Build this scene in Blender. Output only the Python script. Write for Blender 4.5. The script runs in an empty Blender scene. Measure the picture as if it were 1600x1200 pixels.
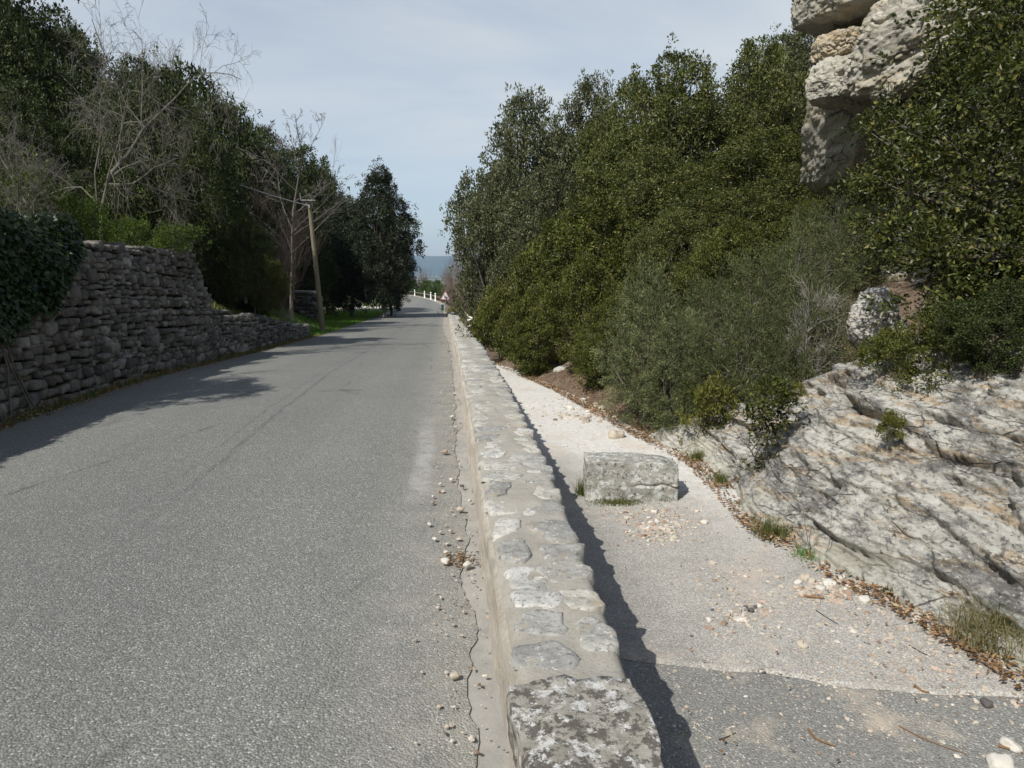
import bpy, math, random
import numpy as np
from mathutils import Vector, Matrix

R = math.radians
scene = bpy.context.scene
COL = scene.collection

# ------------------------------------------------------------------ camera
F, PITCH, YAW = 1080.0, math.atan(180 / 1080.0), R(5.48)
CAM = np.array([0.0, 0.0, 1.7])
fwd = np.array([math.sin(YAW) * math.cos(PITCH), math.cos(YAW) * math.cos(PITCH), -math.sin(PITCH)])
rgt = np.array([math.cos(YAW), -math.sin(YAW), 0.0])
upv = np.cross(rgt, fwd)
cd = bpy.data.cameras.new('camera')
cam = bpy.data.objects.new('camera', cd)
COL.objects.link(cam)
cam.location = CAM
cam.rotation_euler = (math.pi / 2 - PITCH, 0, -YAW)
cd.sensor_width = 36
cd.lens = 36 * F / 1600
cd.clip_start = 0.05
cd.clip_end = 30000
scene.camera = cam


def ray(px, py):
    return rgt * (px - 800) / F + upv * (600 - py) / F + fwd


def at(px, py, d):
    """point on the sight line of a photo pixel, d metres deep"""
    return CAM + ray(px, py) * d


def on_z(px, py, z):
    r = ray(px, py)
    return CAM + r * ((z - CAM[2]) / r[2])


# ------------------------------------------------------------------ numeric helpers
def _h(ix, iy, iz, seed):
    n = (ix.astype(np.int64) * 374761393 + iy.astype(np.int64) * 668265263 + iz.astype(np.int64) * 2147483647 + seed * 974634777) & 0xFFFFFFFF
    n = ((n ^ (n >> 13)) * 1274126177) & 0xFFFFFFFF
    n = ((n ^ (n >> 16)) * 2246822519) & 0xFFFFFFFF
    n = n ^ (n >> 15)
    return (n & 0xFFFFFF) / float(0xFFFFFF)


def vn(p, seed=0):
    """value noise 0..1 at points (N,3)"""
    p = np.asarray(p, float)
    i = np.floor(p).astype(np.int64)
    f = p - i
    u = f * f * f * (f * (f * 6 - 15) + 10)
    r = 0
    for dx in (0, 1):
        wx = u[..., 0] if dx else 1 - u[..., 0]
        for dy in (0, 1):
            wy = u[..., 1] if dy else 1 - u[..., 1]
            for dz in (0, 1):
                wz = u[..., 2] if dz else 1 - u[..., 2]
                r = r + wx * wy * wz * _h(i[..., 0] + dx, i[..., 1] + dy, i[..., 2] + dz, seed)
    return r


def fbm(p, octv=4, seed=0, gain=0.5):
    p = np.asarray(p, float)
    a, s, t = 1.0, 0.0, 0.0
    for k in range(octv):
        s = s + a * (vn(p * 2 ** k + 17.3 * k, seed + k) - 0.5)
        t += a
        a *= gain
    return s / t * 2


def sst(a, b, x):
    t = np.clip((np.asarray(x, float) - a) / (b - a), 0, 1)
    return t * t * (3 - 2 * t)


def lin(x, pts):
    return np.interp(x, [p[0] for p in pts], [p[1] for p in pts])


def nrm(v):
    return v / (np.linalg.norm(v, axis=-1, keepdims=True) + 1e-12)


# ------------------------------------------------------------------ mesh helpers
def mesh_np(name, verts, faces, mats=(), mi=None, smooth=False):
    """faces: (N,k) array, or a list of such arrays"""
    me = bpy.data.meshes.new(name)
    verts = np.asarray(verts, np.float32)
    fl = [np.asarray(f, np.int32) for f in (faces if isinstance(faces, list) else [faces]) if len(f)]
    me.vertices.add(len(verts))
    me.vertices.foreach_set('co', verts.ravel())
    loops = np.concatenate([f.ravel() for f in fl])
    tot = np.concatenate([np.full(len(f), f.shape[1], np.int32) for f in fl])
    st = np.concatenate([[0], np.cumsum(tot)[:-1]]).astype(np.int32)
    me.loops.add(len(loops))
    me.loops.foreach_set('vertex_index', loops)
    me.polygons.add(len(tot))
    me.polygons.foreach_set('loop_start', st)
    for m in mats:
        me.materials.append(m)
    if mi is not None:
        me.polygons.foreach_set('material_index', np.asarray(mi, np.int32))
    me.polygons.foreach_set('use_smooth', np.full(len(tot), bool(smooth)))
    me.update(calc_edges=True)
    me.validate()
    return me


def obj(name, me, parent=None, loc=None):
    o = bpy.data.objects.new(name, me)
    COL.objects.link(o)
    if parent is not None:
        o.parent = parent
    if loc is not None:
        o.location = [float(v) for v in loc]
    return o


def empty(name, loc=(0, 0, 0), rz=0.0):
    o = bpy.data.objects.new(name, None)
    o.empty_display_size = 0.2
    COL.objects.link(o)
    o.location = [float(v) for v in loc]
    o.rotation_euler = (0, 0, rz)
    return o


def tag(o, label=None, cat=None, group=None, kind=None):
    if label:
        o['label'] = label
    if cat:
        o['category'] = cat
    if group:
        o['group'] = group
    if kind:
        o['kind'] = kind
    return o


def dup(root):
    r = root.copy()
    COL.objects.link(r)
    for ch in list(root.children):
        c = ch.copy()
        COL.objects.link(c)
        c.parent = r
    return r


def grid_faces(nu, nv, closed_v=False):
    i, j = np.meshgrid(np.arange(nu - 1), np.arange(nv if closed_v else nv - 1), indexing='ij')
    j2 = (j + 1) % nv
    return np.stack([i * nv + j, (i + 1) * nv + j, (i + 1) * nv + j2, i * nv + j2], -1).reshape(-1, 4)


class Acc:
    """collects pieces into one mesh"""

    def __init__(s):
        s.v, s.f, s.n, s.m = [], {}, 0, {}

    def add(s, v, f, mi=0):
        v = np.asarray(v, float).reshape(-1, 3)
        f = np.asarray(f, int)
        s.f.setdefault(f.shape[1], []).append(f + s.n)
        s.m.setdefault(f.shape[1], []).append(np.full(len(f), mi))
        s.v.append(v)
        s.n += len(v)

    def tube(s, P, r, sides=6, cap=True, mi=0):
        P = np.asarray(P, float)
        K = len(P)
        r = np.broadcast_to(np.asarray(r, float), (K,))
        T = np.empty_like(P)
        T[1:-1] = P[2:] - P[:-2]
        T[0] = P[1] - P[0]
        T[-1] = P[-1] - P[-2]
        T = nrm(T)
        a = np.array([0.31, 0.17, 1.0]) if abs(T[:, 2]).mean() < 0.8 else np.array([1.0, 0.13, 0.1])
        U = nrm(np.cross(T, a))
        V = np.cross(T, U)
        ang = np.arange(sides) * 2 * math.pi / sides
        ring = P[:, None] + r[:, None, None] * (U[:, None] * np.cos(ang)[None, :, None] + V[:, None] * np.sin(ang)[None, :, None])
        s.add(ring.reshape(-1, 3), grid_faces(K, sides, True), mi)
        if cap and sides > 2:
            b = s.n - K * sides
            for ids in (range(sides - 1, -1, -1), range((K - 1) * sides, K * sides)):
                s.f.setdefault(sides, []).append(np.array([[b + q for q in ids]]))
                s.m.setdefault(sides, []).append(np.array([mi]))

    def box(s, c, h, rot=None, mi=0):
        c = np.asarray(c, float)
        q = np.array([[x, y, z] for x in (-1, 1) for y in (-1, 1) for z in (-1, 1)], float) * np.asarray(h, float)
        if rot is not None:
            q = q @ np.asarray(rot).T
        s.add(q + c, [[0, 1, 3, 2], [4, 6, 7, 5], [0, 4, 5, 1], [2, 3, 7, 6], [0, 2, 6, 4], [1, 5, 7, 3]], mi)

    def mesh(s, name, mats, smooth=False):
        ks = sorted(s.f)
        return mesh_np(name, np.concatenate(s.v), [np.concatenate(s.f[k]) for k in ks],
                       mats if isinstance(mats, (list, tuple)) else [mats],
                       np.concatenate([np.concatenate(s.m[k]) for k in ks]), smooth)


def rz(a):
    return np.array([[math.cos(a), -math.sin(a), 0], [math.sin(a), math.cos(a), 0], [0, 0, 1]])


_cs = {}


def cube_shell(n):
    """subdivided cube surface in [-1,1]^3, n verts a side"""
    if n not in _cs:
        idx, vs, fs = {}, [], []
        t = np.linspace(-1, 1, n)

        def g(p):
            if p not in idx:
                idx[p] = len(vs)
                vs.append([t[p[0]], t[p[1]], t[p[2]]])
            return idx[p]
        for ax in range(3):
            for sd in (0, n - 1):
                for i in range(n - 1):
                    for j in range(n - 1):
                        q = []
                        for (a, b) in ((i, j), (i + 1, j), (i + 1, j + 1), (i, j + 1)):
                            p = [0, 0, 0]
                            p[ax] = sd
                            p[(ax + 1) % 3] = a
                            p[(ax + 2) % 3] = b
                            q.append(g(tuple(p)))
                        fs.append(q if sd else q[::-1])
        _cs[n] = (np.array(vs), np.array(fs))
    return _cs[n]


def round_block(n, half, roundness, noise=0.0, freq=3.0, seed=0, octv=3):
    v, f = cube_shell(n)
    sp = nrm(v) * 1.25
    p = v * (1 - roundness) + sp * roundness
    p = p * np.asarray(half)
    if noise:
        nn = nrm(v)
        p = p + nn * (fbm(p * freq + seed * 7.1, octv, seed) * noise)[:, None]
    return p, f


# ------------------------------------------------------------------ materials
class Mat:
    def __init__(s, name):
        s.m = bpy.data.materials.new(name)
        s.m.use_nodes = True
        s.t = s.m.node_tree
        s.t.nodes.clear()
        s.out = s.t.nodes.new('ShaderNodeOutputMaterial')
        s.b = s.t.nodes.new('ShaderNodeBsdfPrincipled')
        s.t.links.new(s.b.outputs[0], s.out.inputs[0])
        s.b.inputs['Roughness'].default_value = 0.9
        s.b.inputs['Specular IOR Level'].default_value = 0.25
        s._tc = None

    def n(s, t):
        return s.t.nodes.new(t)

    def l(s, a, b):
        if isinstance(a, (int, float)):
            b.default_value = a
        elif isinstance(a, (tuple, list)):
            b.default_value = (*a, 1)[:4] if len(a) == 3 and b.type == 'RGBA' else a
        else:
            s.t.links.new(a, b)

    def co(s, scale=(1, 1, 1), rot=(0, 0, 0)):
        if s._tc is None:
            s._tc = s.n('ShaderNodeTexCoord')
        mp = s.n('ShaderNodeMapping')
        s.l(s._tc.outputs['Object'], mp.inputs[0])
        mp.inputs['Scale'].default_value = scale
        mp.inputs['Rotation'].default_value = rot
        return mp.outputs[0]

    def xyz(s):
        sp = s.n('ShaderNodeSeparateXYZ')
        s.l(s.co(), sp.inputs[0])
        return sp.outputs

    def noise(s, scale, detail=4, rough=0.55, co=None, dist=0.0):
        k = s.n('ShaderNodeTexNoise')
        s.l(co if co is not None else s.co(), k.inputs['Vector'])
        k.inputs['Scale'].default_value = scale
        k.inputs['Detail'].default_value = detail
        k.inputs['Roughness'].default_value = rough
        k.inputs['Distortion'].default_value = dist
        return k.outputs['Fac']

    def voro(s, scale, feature='F1', out='Distance', co=None, rnd=1.0):
        k = s.n('ShaderNodeTexVoronoi')
        k.feature = feature
        s.l(co if co is not None else s.co(), k.inputs['Vector'])
        k.inputs['Scale'].default_value = scale
        k.inputs['Randomness'].default_value = rnd
        return k.outputs[out]

    def ramp(s, fac, stops, interp='LINEAR'):
        k = s.n('ShaderNodeValToRGB')
        k.color_ramp.interpolation = interp
        e = k.color_ramp.elements
        while len(e) > 1:
            e.remove(e[-1])
        for q, (p, c) in enumerate(stops):
            el = e[0] if q == 0 else e.new(p)
            el.position = p
            c = (c, c, c) if isinstance(c, (int, float)) else c
            el.color = (*c, 1)
        s.l(fac, k.inputs[0])
        return k.outputs[0]

    def math(s, op, a, b=0.0, c=None, clamp=False):
        k = s.n('ShaderNodeMath')
        k.operation = op
        k.use_clamp = clamp
        s.l(a, k.inputs[0])
        s.l(b, k.inputs[1])
        if c is not None:
            s.l(c, k.inputs[2])
        return k.outputs[0]

    def mix(s, fac, a, b, mode='MIX'):
        k = s.n('ShaderNodeMix')
        k.data_type = 'RGBA'
        k.blend_type = mode
        s.l(fac, k.inputs[0])
        s.l(a, k.inputs[6])
        s.l(b, k.inputs[7])
        return k.outputs[2]

    def band(s, x, a, b):
        """0..1 smooth step of x from a to b"""
        k = s.n('ShaderNodeMapRange')
        k.interpolation_type = 'SMOOTHSTEP'
        s.l(x, k.inputs[0])
        k.inputs[1].default_value = a
        k.inputs[2].default_value = b
        return k.outputs[0]

    def rnd(s):
        return s.n('ShaderNodeNewGeometry').outputs['Random Per Island']

    def bump(s, h, strength=0.5, dist=0.01, prev=None):
        k = s.n('ShaderNodeBump')
        k.inputs['Strength'].default_value = strength
        k.inputs['Distance'].default_value = dist
        s.l(h, k.inputs['Height'])
        if prev is not None:
            s.l(prev, k.inputs['Normal'])
        return k.outputs[0]

    def done(s, col, normal=None, rough=None):
        s.l(col, s.b.inputs['Base Color'])
        if normal is not None:
            s.l(normal, s.b.inputs['Normal'])
        if rough is not None:
            s.l(rough, s.b.inputs['Roughness'])
        return s.m


def leaf_mat(name, stops, trans=0.25, rough=0.5, patch=0.5, spec=0.4):
    m = Mat(name)
    c = m.ramp(m.rnd(), stops)
    big = m.noise(patch, 2)
    c = m.mix(m.ramp(big, [(0.3, 0.0), (0.7, 0.5)]), c, m.mix(1.0, c, (0.75, 0.85, 0.6), 'MULTIPLY'))
    m.done(c, rough=rough)
    m.b.inputs['Specular IOR Level'].default_value = spec * 0.6
    at_ = m.n('ShaderNodeAttribute')
    at_.attribute_name = 'tone'
    hsv = m.n('ShaderNodeHueSaturation')
    m.l(m.math('ADD', at_.outputs['Fac'], 1.0), hsv.inputs['Value'])
    m.l(c, hsv.inputs['Color'])
    c = hsv.outputs[0]
    m.l(c, m.b.inputs['Base Color'])
    if trans:
        t = m.n('ShaderNodeBsdfTranslucent')
        m.l(m.mix(1.0, c, (1.25, 1.35, 0.6), 'MULTIPLY'), t.inputs[0])
        mx = m.n('ShaderNodeMixShader')
        mx.inputs[0].default_value = trans
        m.t.links.new(m.b.outputs[0], mx.inputs[1])
        m.t.links.new(t.outputs[0], mx.inputs[2])
        m.t.links.new(mx.outputs[0], m.out.inputs[0])
    return m.m


def plain(name, col, rough=0.8, var=0.15, scale=20, metal=0.0, bump=0.0):
    m = Mat(name)
    d = tuple(v * (1 - var) for v in col)
    u = tuple(min(1, v * (1 + var)) for v in col)
    nz = m.noise(scale, 5, 0.6)
    m.b.inputs['Metallic'].default_value = metal
    return m.done(m.ramp(nz, [(0.3, d), (0.7, u)]), m.bump(nz, 0.5, bump) if bump else None, rough)


M = {}


def build_materials():
    # --- asphalt
    def asphalt(name, lo, hi, dust, seams):
        m = Mat(name)
        cell = m.n('ShaderNodeSeparateColor')
        m.l(m.voro(110, 'F1', 'Color'), cell.inputs[0])
        chip = cell.outputs[0]
        d = m.voro(110, 'F1', 'Distance')
        c = m.ramp(chip, [(0.0, lo), (0.5, tuple((a + b) / 2 for a, b in zip(lo, hi))), (0.9, hi), (0.96, tuple(v * 1.3 for v in hi)), (1.0, tuple(v * 1.7 for v in hi))])
        c = m.mix(m.ramp(d, [(0.35, 0.0), (0.75, 0.5)]), c, tuple(v * 0.6 for v in lo))
        c = m.mix(m.ramp(m.noise(0.7, 5, 0.6), [(0.35, 0.0), (0.7, 0.35)]), c, m.mix(1.0, c, (0.72, 0.73, 0.76), 'MULTIPLY'))
        c = m.mix(m.ramp(m.noise(9, 4, 0.7), [(0.45, 0.0), (0.75, 0.28)]), c, m.mix(1.0, c, (1.35, 1.33, 1.28), 'MULTIPLY'))
        c = m.mix(m.ramp(m.noise(0.35, 3, 0.5, m.co((1, 0.35, 1))), [(0.4, 0.0), (0.65, 0.3)]), c, m.mix(1.0, c, (0.8, 0.8, 0.81), 'MULTIPLY'))
        c = m.mix(m.ramp(m.noise(2.2, 3, 0.6, m.co((1, 0.25, 1))), [(0.66, 0.0), (0.74, 0.35)]), c, (0.07, 0.07, 0.066))
        ck = m.math('ADD', m.voro(0.33, 'DISTANCE_TO_EDGE', 'Distance', m.co((1, 0.45, 1))), m.math('MULTIPLY', m.math('SUBTRACT', m.noise(2.5, 6, 0.7), 0.5), 0.06))
        c = m.mix(m.math('MULTIPLY', m.ramp(ck, [(0.0, 0.6), (0.005, 0.0)]), m.ramp(m.noise(0.5, 3), [(0.48, 0.0), (0.6, 0.9)])), c, (0.045, 0.045, 0.042))
        x, y, z = m.xyz()
        if seams:
            wob = m.math('MULTIPLY', m.math('SUBTRACT', m.noise(1.3, 3), 0.5), 0.12)
            xs = m.math('ADD', x, wob)
            for sx, w, k in ((-2.02, 0.028, 0.32), (-2.20, 0.02, 0.2)):
                f = m.math('SUBTRACT', 1.0, m.band(m.math('ABSOLUTE', m.math('ADD', xs, -sx)), w * 0.3, w * 1.6))
                brk = m.ramp(m.noise(2.5, 4, 0.7), [(0.38, 0.25), (0.55, 1.0)])
                near = m.band(y, 3.5, 7.0)
                f = m.math('MULTIPLY', m.math('MULTIPLY', f, brk), m.math('MULTIPLY', near, k))
                c = m.mix(f, c, (0.03, 0.03, 0.032))
            # wheel tracks polished a little lighter, worn edge stripe
            for tx in (-3.6, -1.0):
                f = m.math('SUBTRACT', 1.0, m.band(m.math('ABSOLUTE', m.math('ADD', xs, -tx)), 0.1, 0.55))
                c = m.mix(m.math('MULTIPLY', f, 0.30), c, m.mix(1.0, c, (1.25, 1.24, 1.22), 'MULTIPLY'))
            f = m.math('SUBTRACT', 1.0, m.band(m.math('ABSOLUTE', m.math('ADD', xs, 0.22)), 0.03, 0.12))
            f = m.math('MULTIPLY', f, m.ramp(m.noise(6, 5, 0.7), [(0.35, 0.1), (0.62, 0.5)]))
            f = m.math('MULTIPLY', f, m.math('MULTIPLY', m.band(y, 4.6, 5.6), m.band(y, 8.6, 6.4)))
            c = m.mix(f, c, (0.45, 0.44, 0.42))
            # dust towards the parapet
            f = m.math('MULTIPLY', m.band(xs, -0.75, 0.12), m.ramp(m.noise(4, 5, 0.7), [(0.3, 0.15), (0.7, 0.8)]))
            c = m.mix(f, c, m.mix(0.55, c, (0.46, 0.42, 0.35)))
            f = m.math('MULTIPLY', m.band(x, -4.3, -4.9), 0.6)
            c = m.mix(f, c, (0.16, 0.145, 0.115))
            # cross cracks
            cr = m.voro(0.5, 'DISTANCE_TO_EDGE', 'Distance', m.co((0.6, 1.0, 1)))
            f = m.math('MULTIPLY', m.ramp(cr, [(0.0, 0.55), (0.012, 0.0)]), m.band(y, 14, 24))
            c = m.mix(f, c, (0.04, 0.04, 0.04))
        if dust:
            dm = m.ramp(m.noise(1.6, 6, 0.65), [(0.55, 0.0), (0.7, 0.75)])
            c = m.mix(dm, c, (0.50, 0.42, 0.32))
        h = m.math('SUBTRACT', 1.0, d)
        return m.done(c, m.bump(h, 0.8, 0.006), 0.88)

    M['asphalt'] = asphalt('asphalt', (0.130, 0.131, 0.119), (0.245, 0.246, 0.226), False, True)
    M['path_asphalt'] = asphalt('path_asphalt', (0.18, 0.177, 0.16), (0.285, 0.277, 0.25), True, False)

    # --- path: pale gravelly surface going to white dust further on
    m = Mat('path_gravel')
    cell = m.n('ShaderNodeSeparateColor')
    m.l(m.voro(120, 'F1', 'Color'), cell.inputs[0])
    d = m.voro(120, 'F1', 'Distance')
    c = m.ramp(cell.outputs[0], [(0.0, (0.29, 0.275, 0.245)), (0.5, (0.39, 0.37, 0.33)), (0.88, (0.47, 0.445, 0.40)), (1.0, (0.58, 0.55, 0.49))])
    c = m.mix(m.ramp(d, [(0.4, 0.0), (0.8, 0.55)]), c, (0.2, 0.19, 0.17))
    c = m.mix(m.ramp(m.noise(5, 6, 0.7), [(0.4, 0.0), (0.65, 0.45)]), c, m.mix(1.0, c, (0.68, 0.67, 0.66), 'MULTIPLY'))
    x, y, z = m.xyz()
    wob = m.math('MULTIPLY', m.math('SUBTRACT', m.noise(0.9, 5, 0.6), 0.5), 2.2)
    yy = m.math('ADD', y, m.math('ADD', wob, m.math('MULTIPLY', m.math('SUBTRACT', x, 1.5), 1.5)))
    white = m.ramp(m.noise(14, 5, 0.65), [(0.3, (0.50, 0.475, 0.425)), (0.7, (0.66, 0.64, 0.59))])
    c = m.mix(m.math('MULTIPLY', m.band(yy, 5.4, 8.0), m.ramp(m.noise(22, 4, 0.7), [(0.3, 0.75), (0.6, 1.0)])), c, white)
    # bare asphalt showing through along the wall
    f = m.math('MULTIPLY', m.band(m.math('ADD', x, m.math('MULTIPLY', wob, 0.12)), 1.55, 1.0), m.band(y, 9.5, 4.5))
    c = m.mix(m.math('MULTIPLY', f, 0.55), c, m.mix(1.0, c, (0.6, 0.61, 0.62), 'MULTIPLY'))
    pink = m.ramp(m.noise(1.9, 6, 0.7), [(0.56, 0.0), (0.68, 0.55)])
    c = m.mix(pink, c, (0.50, 0.405, 0.32))
    c = m.mix(m.ramp(m.noise(30, 3, 0.7), [(0.66, 0.0), (0.74, 0.6)]), c, (0.16, 0.12, 0.09))
    M['path'] = m.done(c, m.bump(m.noise(28, 6, 0.7), 0.5, 0.012, m.bump(m.math('SUBTRACT', 1.0, d), 0.6, 0.005)))

    # --- ground: brown litter near, grass patches, dull fields far off
    m = Mat('earth')
    x, y, z = m.xyz()
    c = m.ramp(m.noise(7, 8, 0.75), [(0.25, (0.06, 0.043, 0.03)), (0.5, (0.14, 0.10, 0.07)), (0.65, (0.22, 0.165, 0.115)), (0.8, (0.36, 0.30, 0.23))])
    g = m.ramp(m.noise(40, 4, 0.7), [(0.3, (0.03, 0.055, 0.012)), (0.7, (0.085, 0.14, 0.03))])
    gf = m.math('MULTIPLY', m.band(x, -4.0, -5.2), m.ramp(m.noise(0.5, 4), [(0.35, 0.2), (0.55, 0.95)]))
    c = m.mix(gf, c, g)
    fields = m.n('ShaderNodeSeparateColor')
    m.l(m.voro(0.006, 'F1', 'Color', m.co((1, 0.35, 1))), fields.inputs[0])
    fc = m.ramp(fields.outputs[0], [(0.0, (0.05, 0.07, 0.03)), (0.35, (0.10, 0.11, 0.05)), (0.6, (0.16, 0.13, 0.09)), (0.85, (0.24, 0.21, 0.16))])
    c = m.mix(m.band(y, 120, 260), c, fc)
    M['earth'] = m.done(c, m.bump(m.noise(12, 8, 0.75), 0.7, 0.05))

    m = Mat('hill_woods')
    M['hill'] = m.done(m.ramp(m.noise(0.004, 8, 0.7), [(0.3, (0.02, 0.035, 0.02)), (0.6, (0.05, 0.07, 0.035)), (0.75, (0.14, 0.12, 0.08))]))

    # --- limestone kinds
    def rock(name, base, dark, ochre, sc, strata, spots=0.5, och=0.5, blotk=0.6, foot=False):
        m = Mat(name)
        co = m.co((1, 1, strata), (R(-5), 0, 0))
        n1 = m.noise(3.0 * sc, 8, 0.68, co, 0.2)
        c = m.ramp(n1, [(0.30, tuple(v * 0.62 for v in base)), (0.45, tuple(v * 0.9 for v in base)), (0.58, base), (0.75, tuple(min(0.8, v * 1.25) for v in base))])
        bed = m.noise(3.2 * sc, 7, 0.65, m.co((0.5, 0.45, 3.2), (R(-6), 0, 0)), 0.4)
        c = m.mix(m.ramp(bed, [(0.53, 0.0), (0.60, och), (0.68, 0.1)]), c, ochre)
        blot = m.noise(1.7 * sc, 8, 0.72, m.co((1, 0.8, strata * 0.7), (R(-6), 0, 0.4)), 0.3)
        c = m.mix(m.ramp(blot, [(0.49, 0.0), (0.60, blotk)]), c, m.mix(1.0, c, (0.33, 0.33, 0.345), 'MULTIPLY'))
        fine = m.noise(17 * sc, 8, 0.78, m.co((1, 0.8, 1.5)))
        c = m.mix(m.ramp(fine, [(0.50, 0.0), (0.60, spots)]), c, dark)
        c = m.mix(m.ramp(m.noise(30 * sc, 5, 0.75), [(0.56, 0.0), (0.64, 0.65)]), c, tuple(min(0.85, v * 1.35) for v in base))
        crk = m.voro(2.6 * sc, 'DISTANCE_TO_EDGE', 'Distance', m.co((0.9, 0.6, 3.0), (R(-8), 0, 0.2)))
        wrp = m.math('ADD', crk, m.math('MULTIPLY', m.math('SUBTRACT', m.noise(6 * sc, 5, 0.7), 0.5), 0.10))
        gap = m.ramp(wrp, [(0.0, 1.0), (0.022, 0.0)])
        gap = m.math('MULTIPLY', gap, m.ramp(m.noise(1.9 * sc, 4), [(0.45, 0.0), (0.6, 0.85)]))
        c = m.mix(gap, c, tuple(v * 0.5 for v in dark))
        if foot:
            x, y, z = m.xyz()
            low = m.math('MULTIPLY', m.band(m.math('ADD', z, m.math('MULTIPLY', m.noise(1.6, 5, 0.6), 1.0)), 0.36, 0.14), 0.8)
            pale = m.ramp(m.noise(5, 7, 0.7), [(0.3, (0.28, 0.272, 0.225)), (0.55, (0.44, 0.43, 0.355)), (0.8, (0.56, 0.545, 0.47))])
            c = m.mix(low, c, pale)
        b1 = m.bump(fine, 0.7, 0.03 / sc)
        b1 = m.bump(gap, 0.8, -0.03, b1)
        b2 = m.bump(m.noise(60 * sc, 5, 0.7), 0.6, 0.008, b1)
        return m.done(c, b2)

    M['outcrop'] = rock('outcrop_limestone', (0.42, 0.405, 0.36), (0.075, 0.074, 0.072), (0.33, 0.22, 0.105), 1.3, 2.2, 0.92, 0.75, 0.95, True)
    M['rock'] = rock('field_limestone', (0.52, 0.50, 0.45), (0.11, 0.107, 0.105), (0.36, 0.25, 0.14), 1.2, 1.6, 0.6, 0.5, 0.5)
    M['cliff'] = rock('cliff_limestone', (0.44, 0.415, 0.35), (0.20, 0.185, 0.15), (0.46, 0.36, 0.21), 0.7, 1.1, 0.35, 0.5, 0.3)
    M['cliff_tan'] = rock('tan_limestone', (0.45, 0.39, 0.29), (0.25, 0.20, 0.13), (0.48, 0.33, 0.16), 0.9, 1.1, 0.4, 0.6, 0.3)
    M['drystone'] = None
    m = Mat('dry_stone')
    c = m.ramp(m.rnd(), [(0.0, (0.09, 0.085, 0.076)), (0.4, (0.165, 0.156, 0.138)), (0.75, (0.23, 0.218, 0.193)), (0.93, (0.36, 0.347, 0.315)), (1.0, (0.21, 0.16, 0.11))])
    c = m.mix(m.ramp(m.noise(9, 6, 0.7), [(0.4, 0.0), (0.62, 0.7)]), c, m.mix(1.0, c, (0.42, 0.42, 0.43), 'MULTIPLY'))
    c = m.mix(m.ramp(m.noise(1.2, 4, 0.6), [(0.5, 0.0), (0.7, 0.6)]), c, (0.10, 0.09, 0.075))
    c = m.mix(m.ramp(m.noise(32, 4, 0.7), [(0.6, 0.0), (0.68, 0.6)]), c, (0.5, 0.49, 0.46))
    M['drystone'] = m.done(c, m.bump(m.noise(18, 8, 0.75), 0.8, 0.03))
    M['dark_earth'] = plain('dark_earth', (0.045, 0.038, 0.03), 1, 0.4, 6)

    # --- parapet
    m = Mat('lime_render')
    n1 = m.noise(6, 7, 0.7, m.co((1, 0.5, 2.0)))
    c = m.ramp(n1, [(0.25, (0.42, 0.36, 0.275)), (0.45, (0.56, 0.50, 0.41)), (0.65, (0.64, 0.59, 0.50)), (0.85, (0.52, 0.495, 0.45))])
    c = m.mix(m.ramp(m.noise(25, 5, 0.7), [(0.55, 0.0), (0.7, 0.5)]), c, (0.33, 0.29, 0.23))
    c = m.mix(m.ramp(m.noise(5, 6, 0.7, m.co((1, 1.6, 0.5))), [(0.52, 0.0), (0.64, 0.6)]), c, (0.36, 0.335, 0.29))
    c = m.mix(m.ramp(m.voro(7, 'F1', 'Distance', m.co((1, 0.7, 1.6))), [(0.22, 0.5), (0.34, 0.0)]), c, (0.42, 0.40, 0.36))
    M['render'] = m.done(c, m.bump(m.noise(14, 8, 0.78), 1.0, 0.04))
    m = Mat('grey_mortar')
    c = m.ramp(m.noise(5, 8, 0.72), [(0.25, (0.24, 0.22, 0.185)), (0.5, (0.335, 0.31, 0.262)), (0.75, (0.40, 0.372, 0.322))])
    c = m.mix(m.ramp(m.noise(95, 3, 0.7), [(0.55, 0.0), (0.66, 0.55)]), c, (0.16, 0.15, 0.13))
    c = m.mix(m.ramp(m.noise(2.4, 6, 0.7), [(0.55, 0.0), (0.68, 0.6)]), c, (0.22, 0.215, 0.20))
    M['mortar'] = m.done(c, m.bump(m.noise(60, 6, 0.75), 0.7, 0.01))
    m = Mat('coping_limestone')
    c = m.ramp(m.rnd(), [(0.0, (0.25, 0.245, 0.225)), (0.3, (0.38, 0.37, 0.335)), (0.6, (0.43, 0.405, 0.345)), (0.85, (0.51, 0.495, 0.455)), (1.0, (0.18, 0.177, 0.167))])
    c = m.mix(m.ramp(m.noise(7, 7, 0.72), [(0.45, 0.0), (0.6, 0.65)]), c, m.mix(1.0, c, (0.55, 0.56, 0.57), 'MULTIPLY'))
    c = m.mix(m.ramp(m.noise(45, 5, 0.75), [(0.55, 0.0), (0.62, 0.8)]), c, (0.12, 0.118, 0.112))
    c = m.mix(m.ramp(m.noise(38, 5, 0.75), [(0.57, 0.0), (0.64, 0.7)]), c, (0.64, 0.63, 0.60))
    c = m.mix(m.ramp(m.noise(3.5, 5, 0.7), [(0.58, 0.0), (0.68, 0.5)]), c, (0.48, 0.38, 0.25))
    M['coping'] = m.done(c, m.bump(m.noise(40, 7, 0.75), 0.8, 0.012))
    m = Mat('lichen_stone')
    c = m.ramp(m.noise(9, 7, 0.7), [(0.3, (0.20, 0.185, 0.15)), (0.5, (0.31, 0.29, 0.245)), (0.7, (0.40, 0.38, 0.33))])
    v = m.noise(21, 8, 0.72)
    c = m.mix(m.ramp(v, [(0.49, 0.0), (0.54, 0.92)]), c, (0.095, 0.085, 0.072))
    v2 = m.noise(17, 8, 0.72, m.co((1, 1, 1), (0.7, 0.3, 1.1)))
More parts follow.
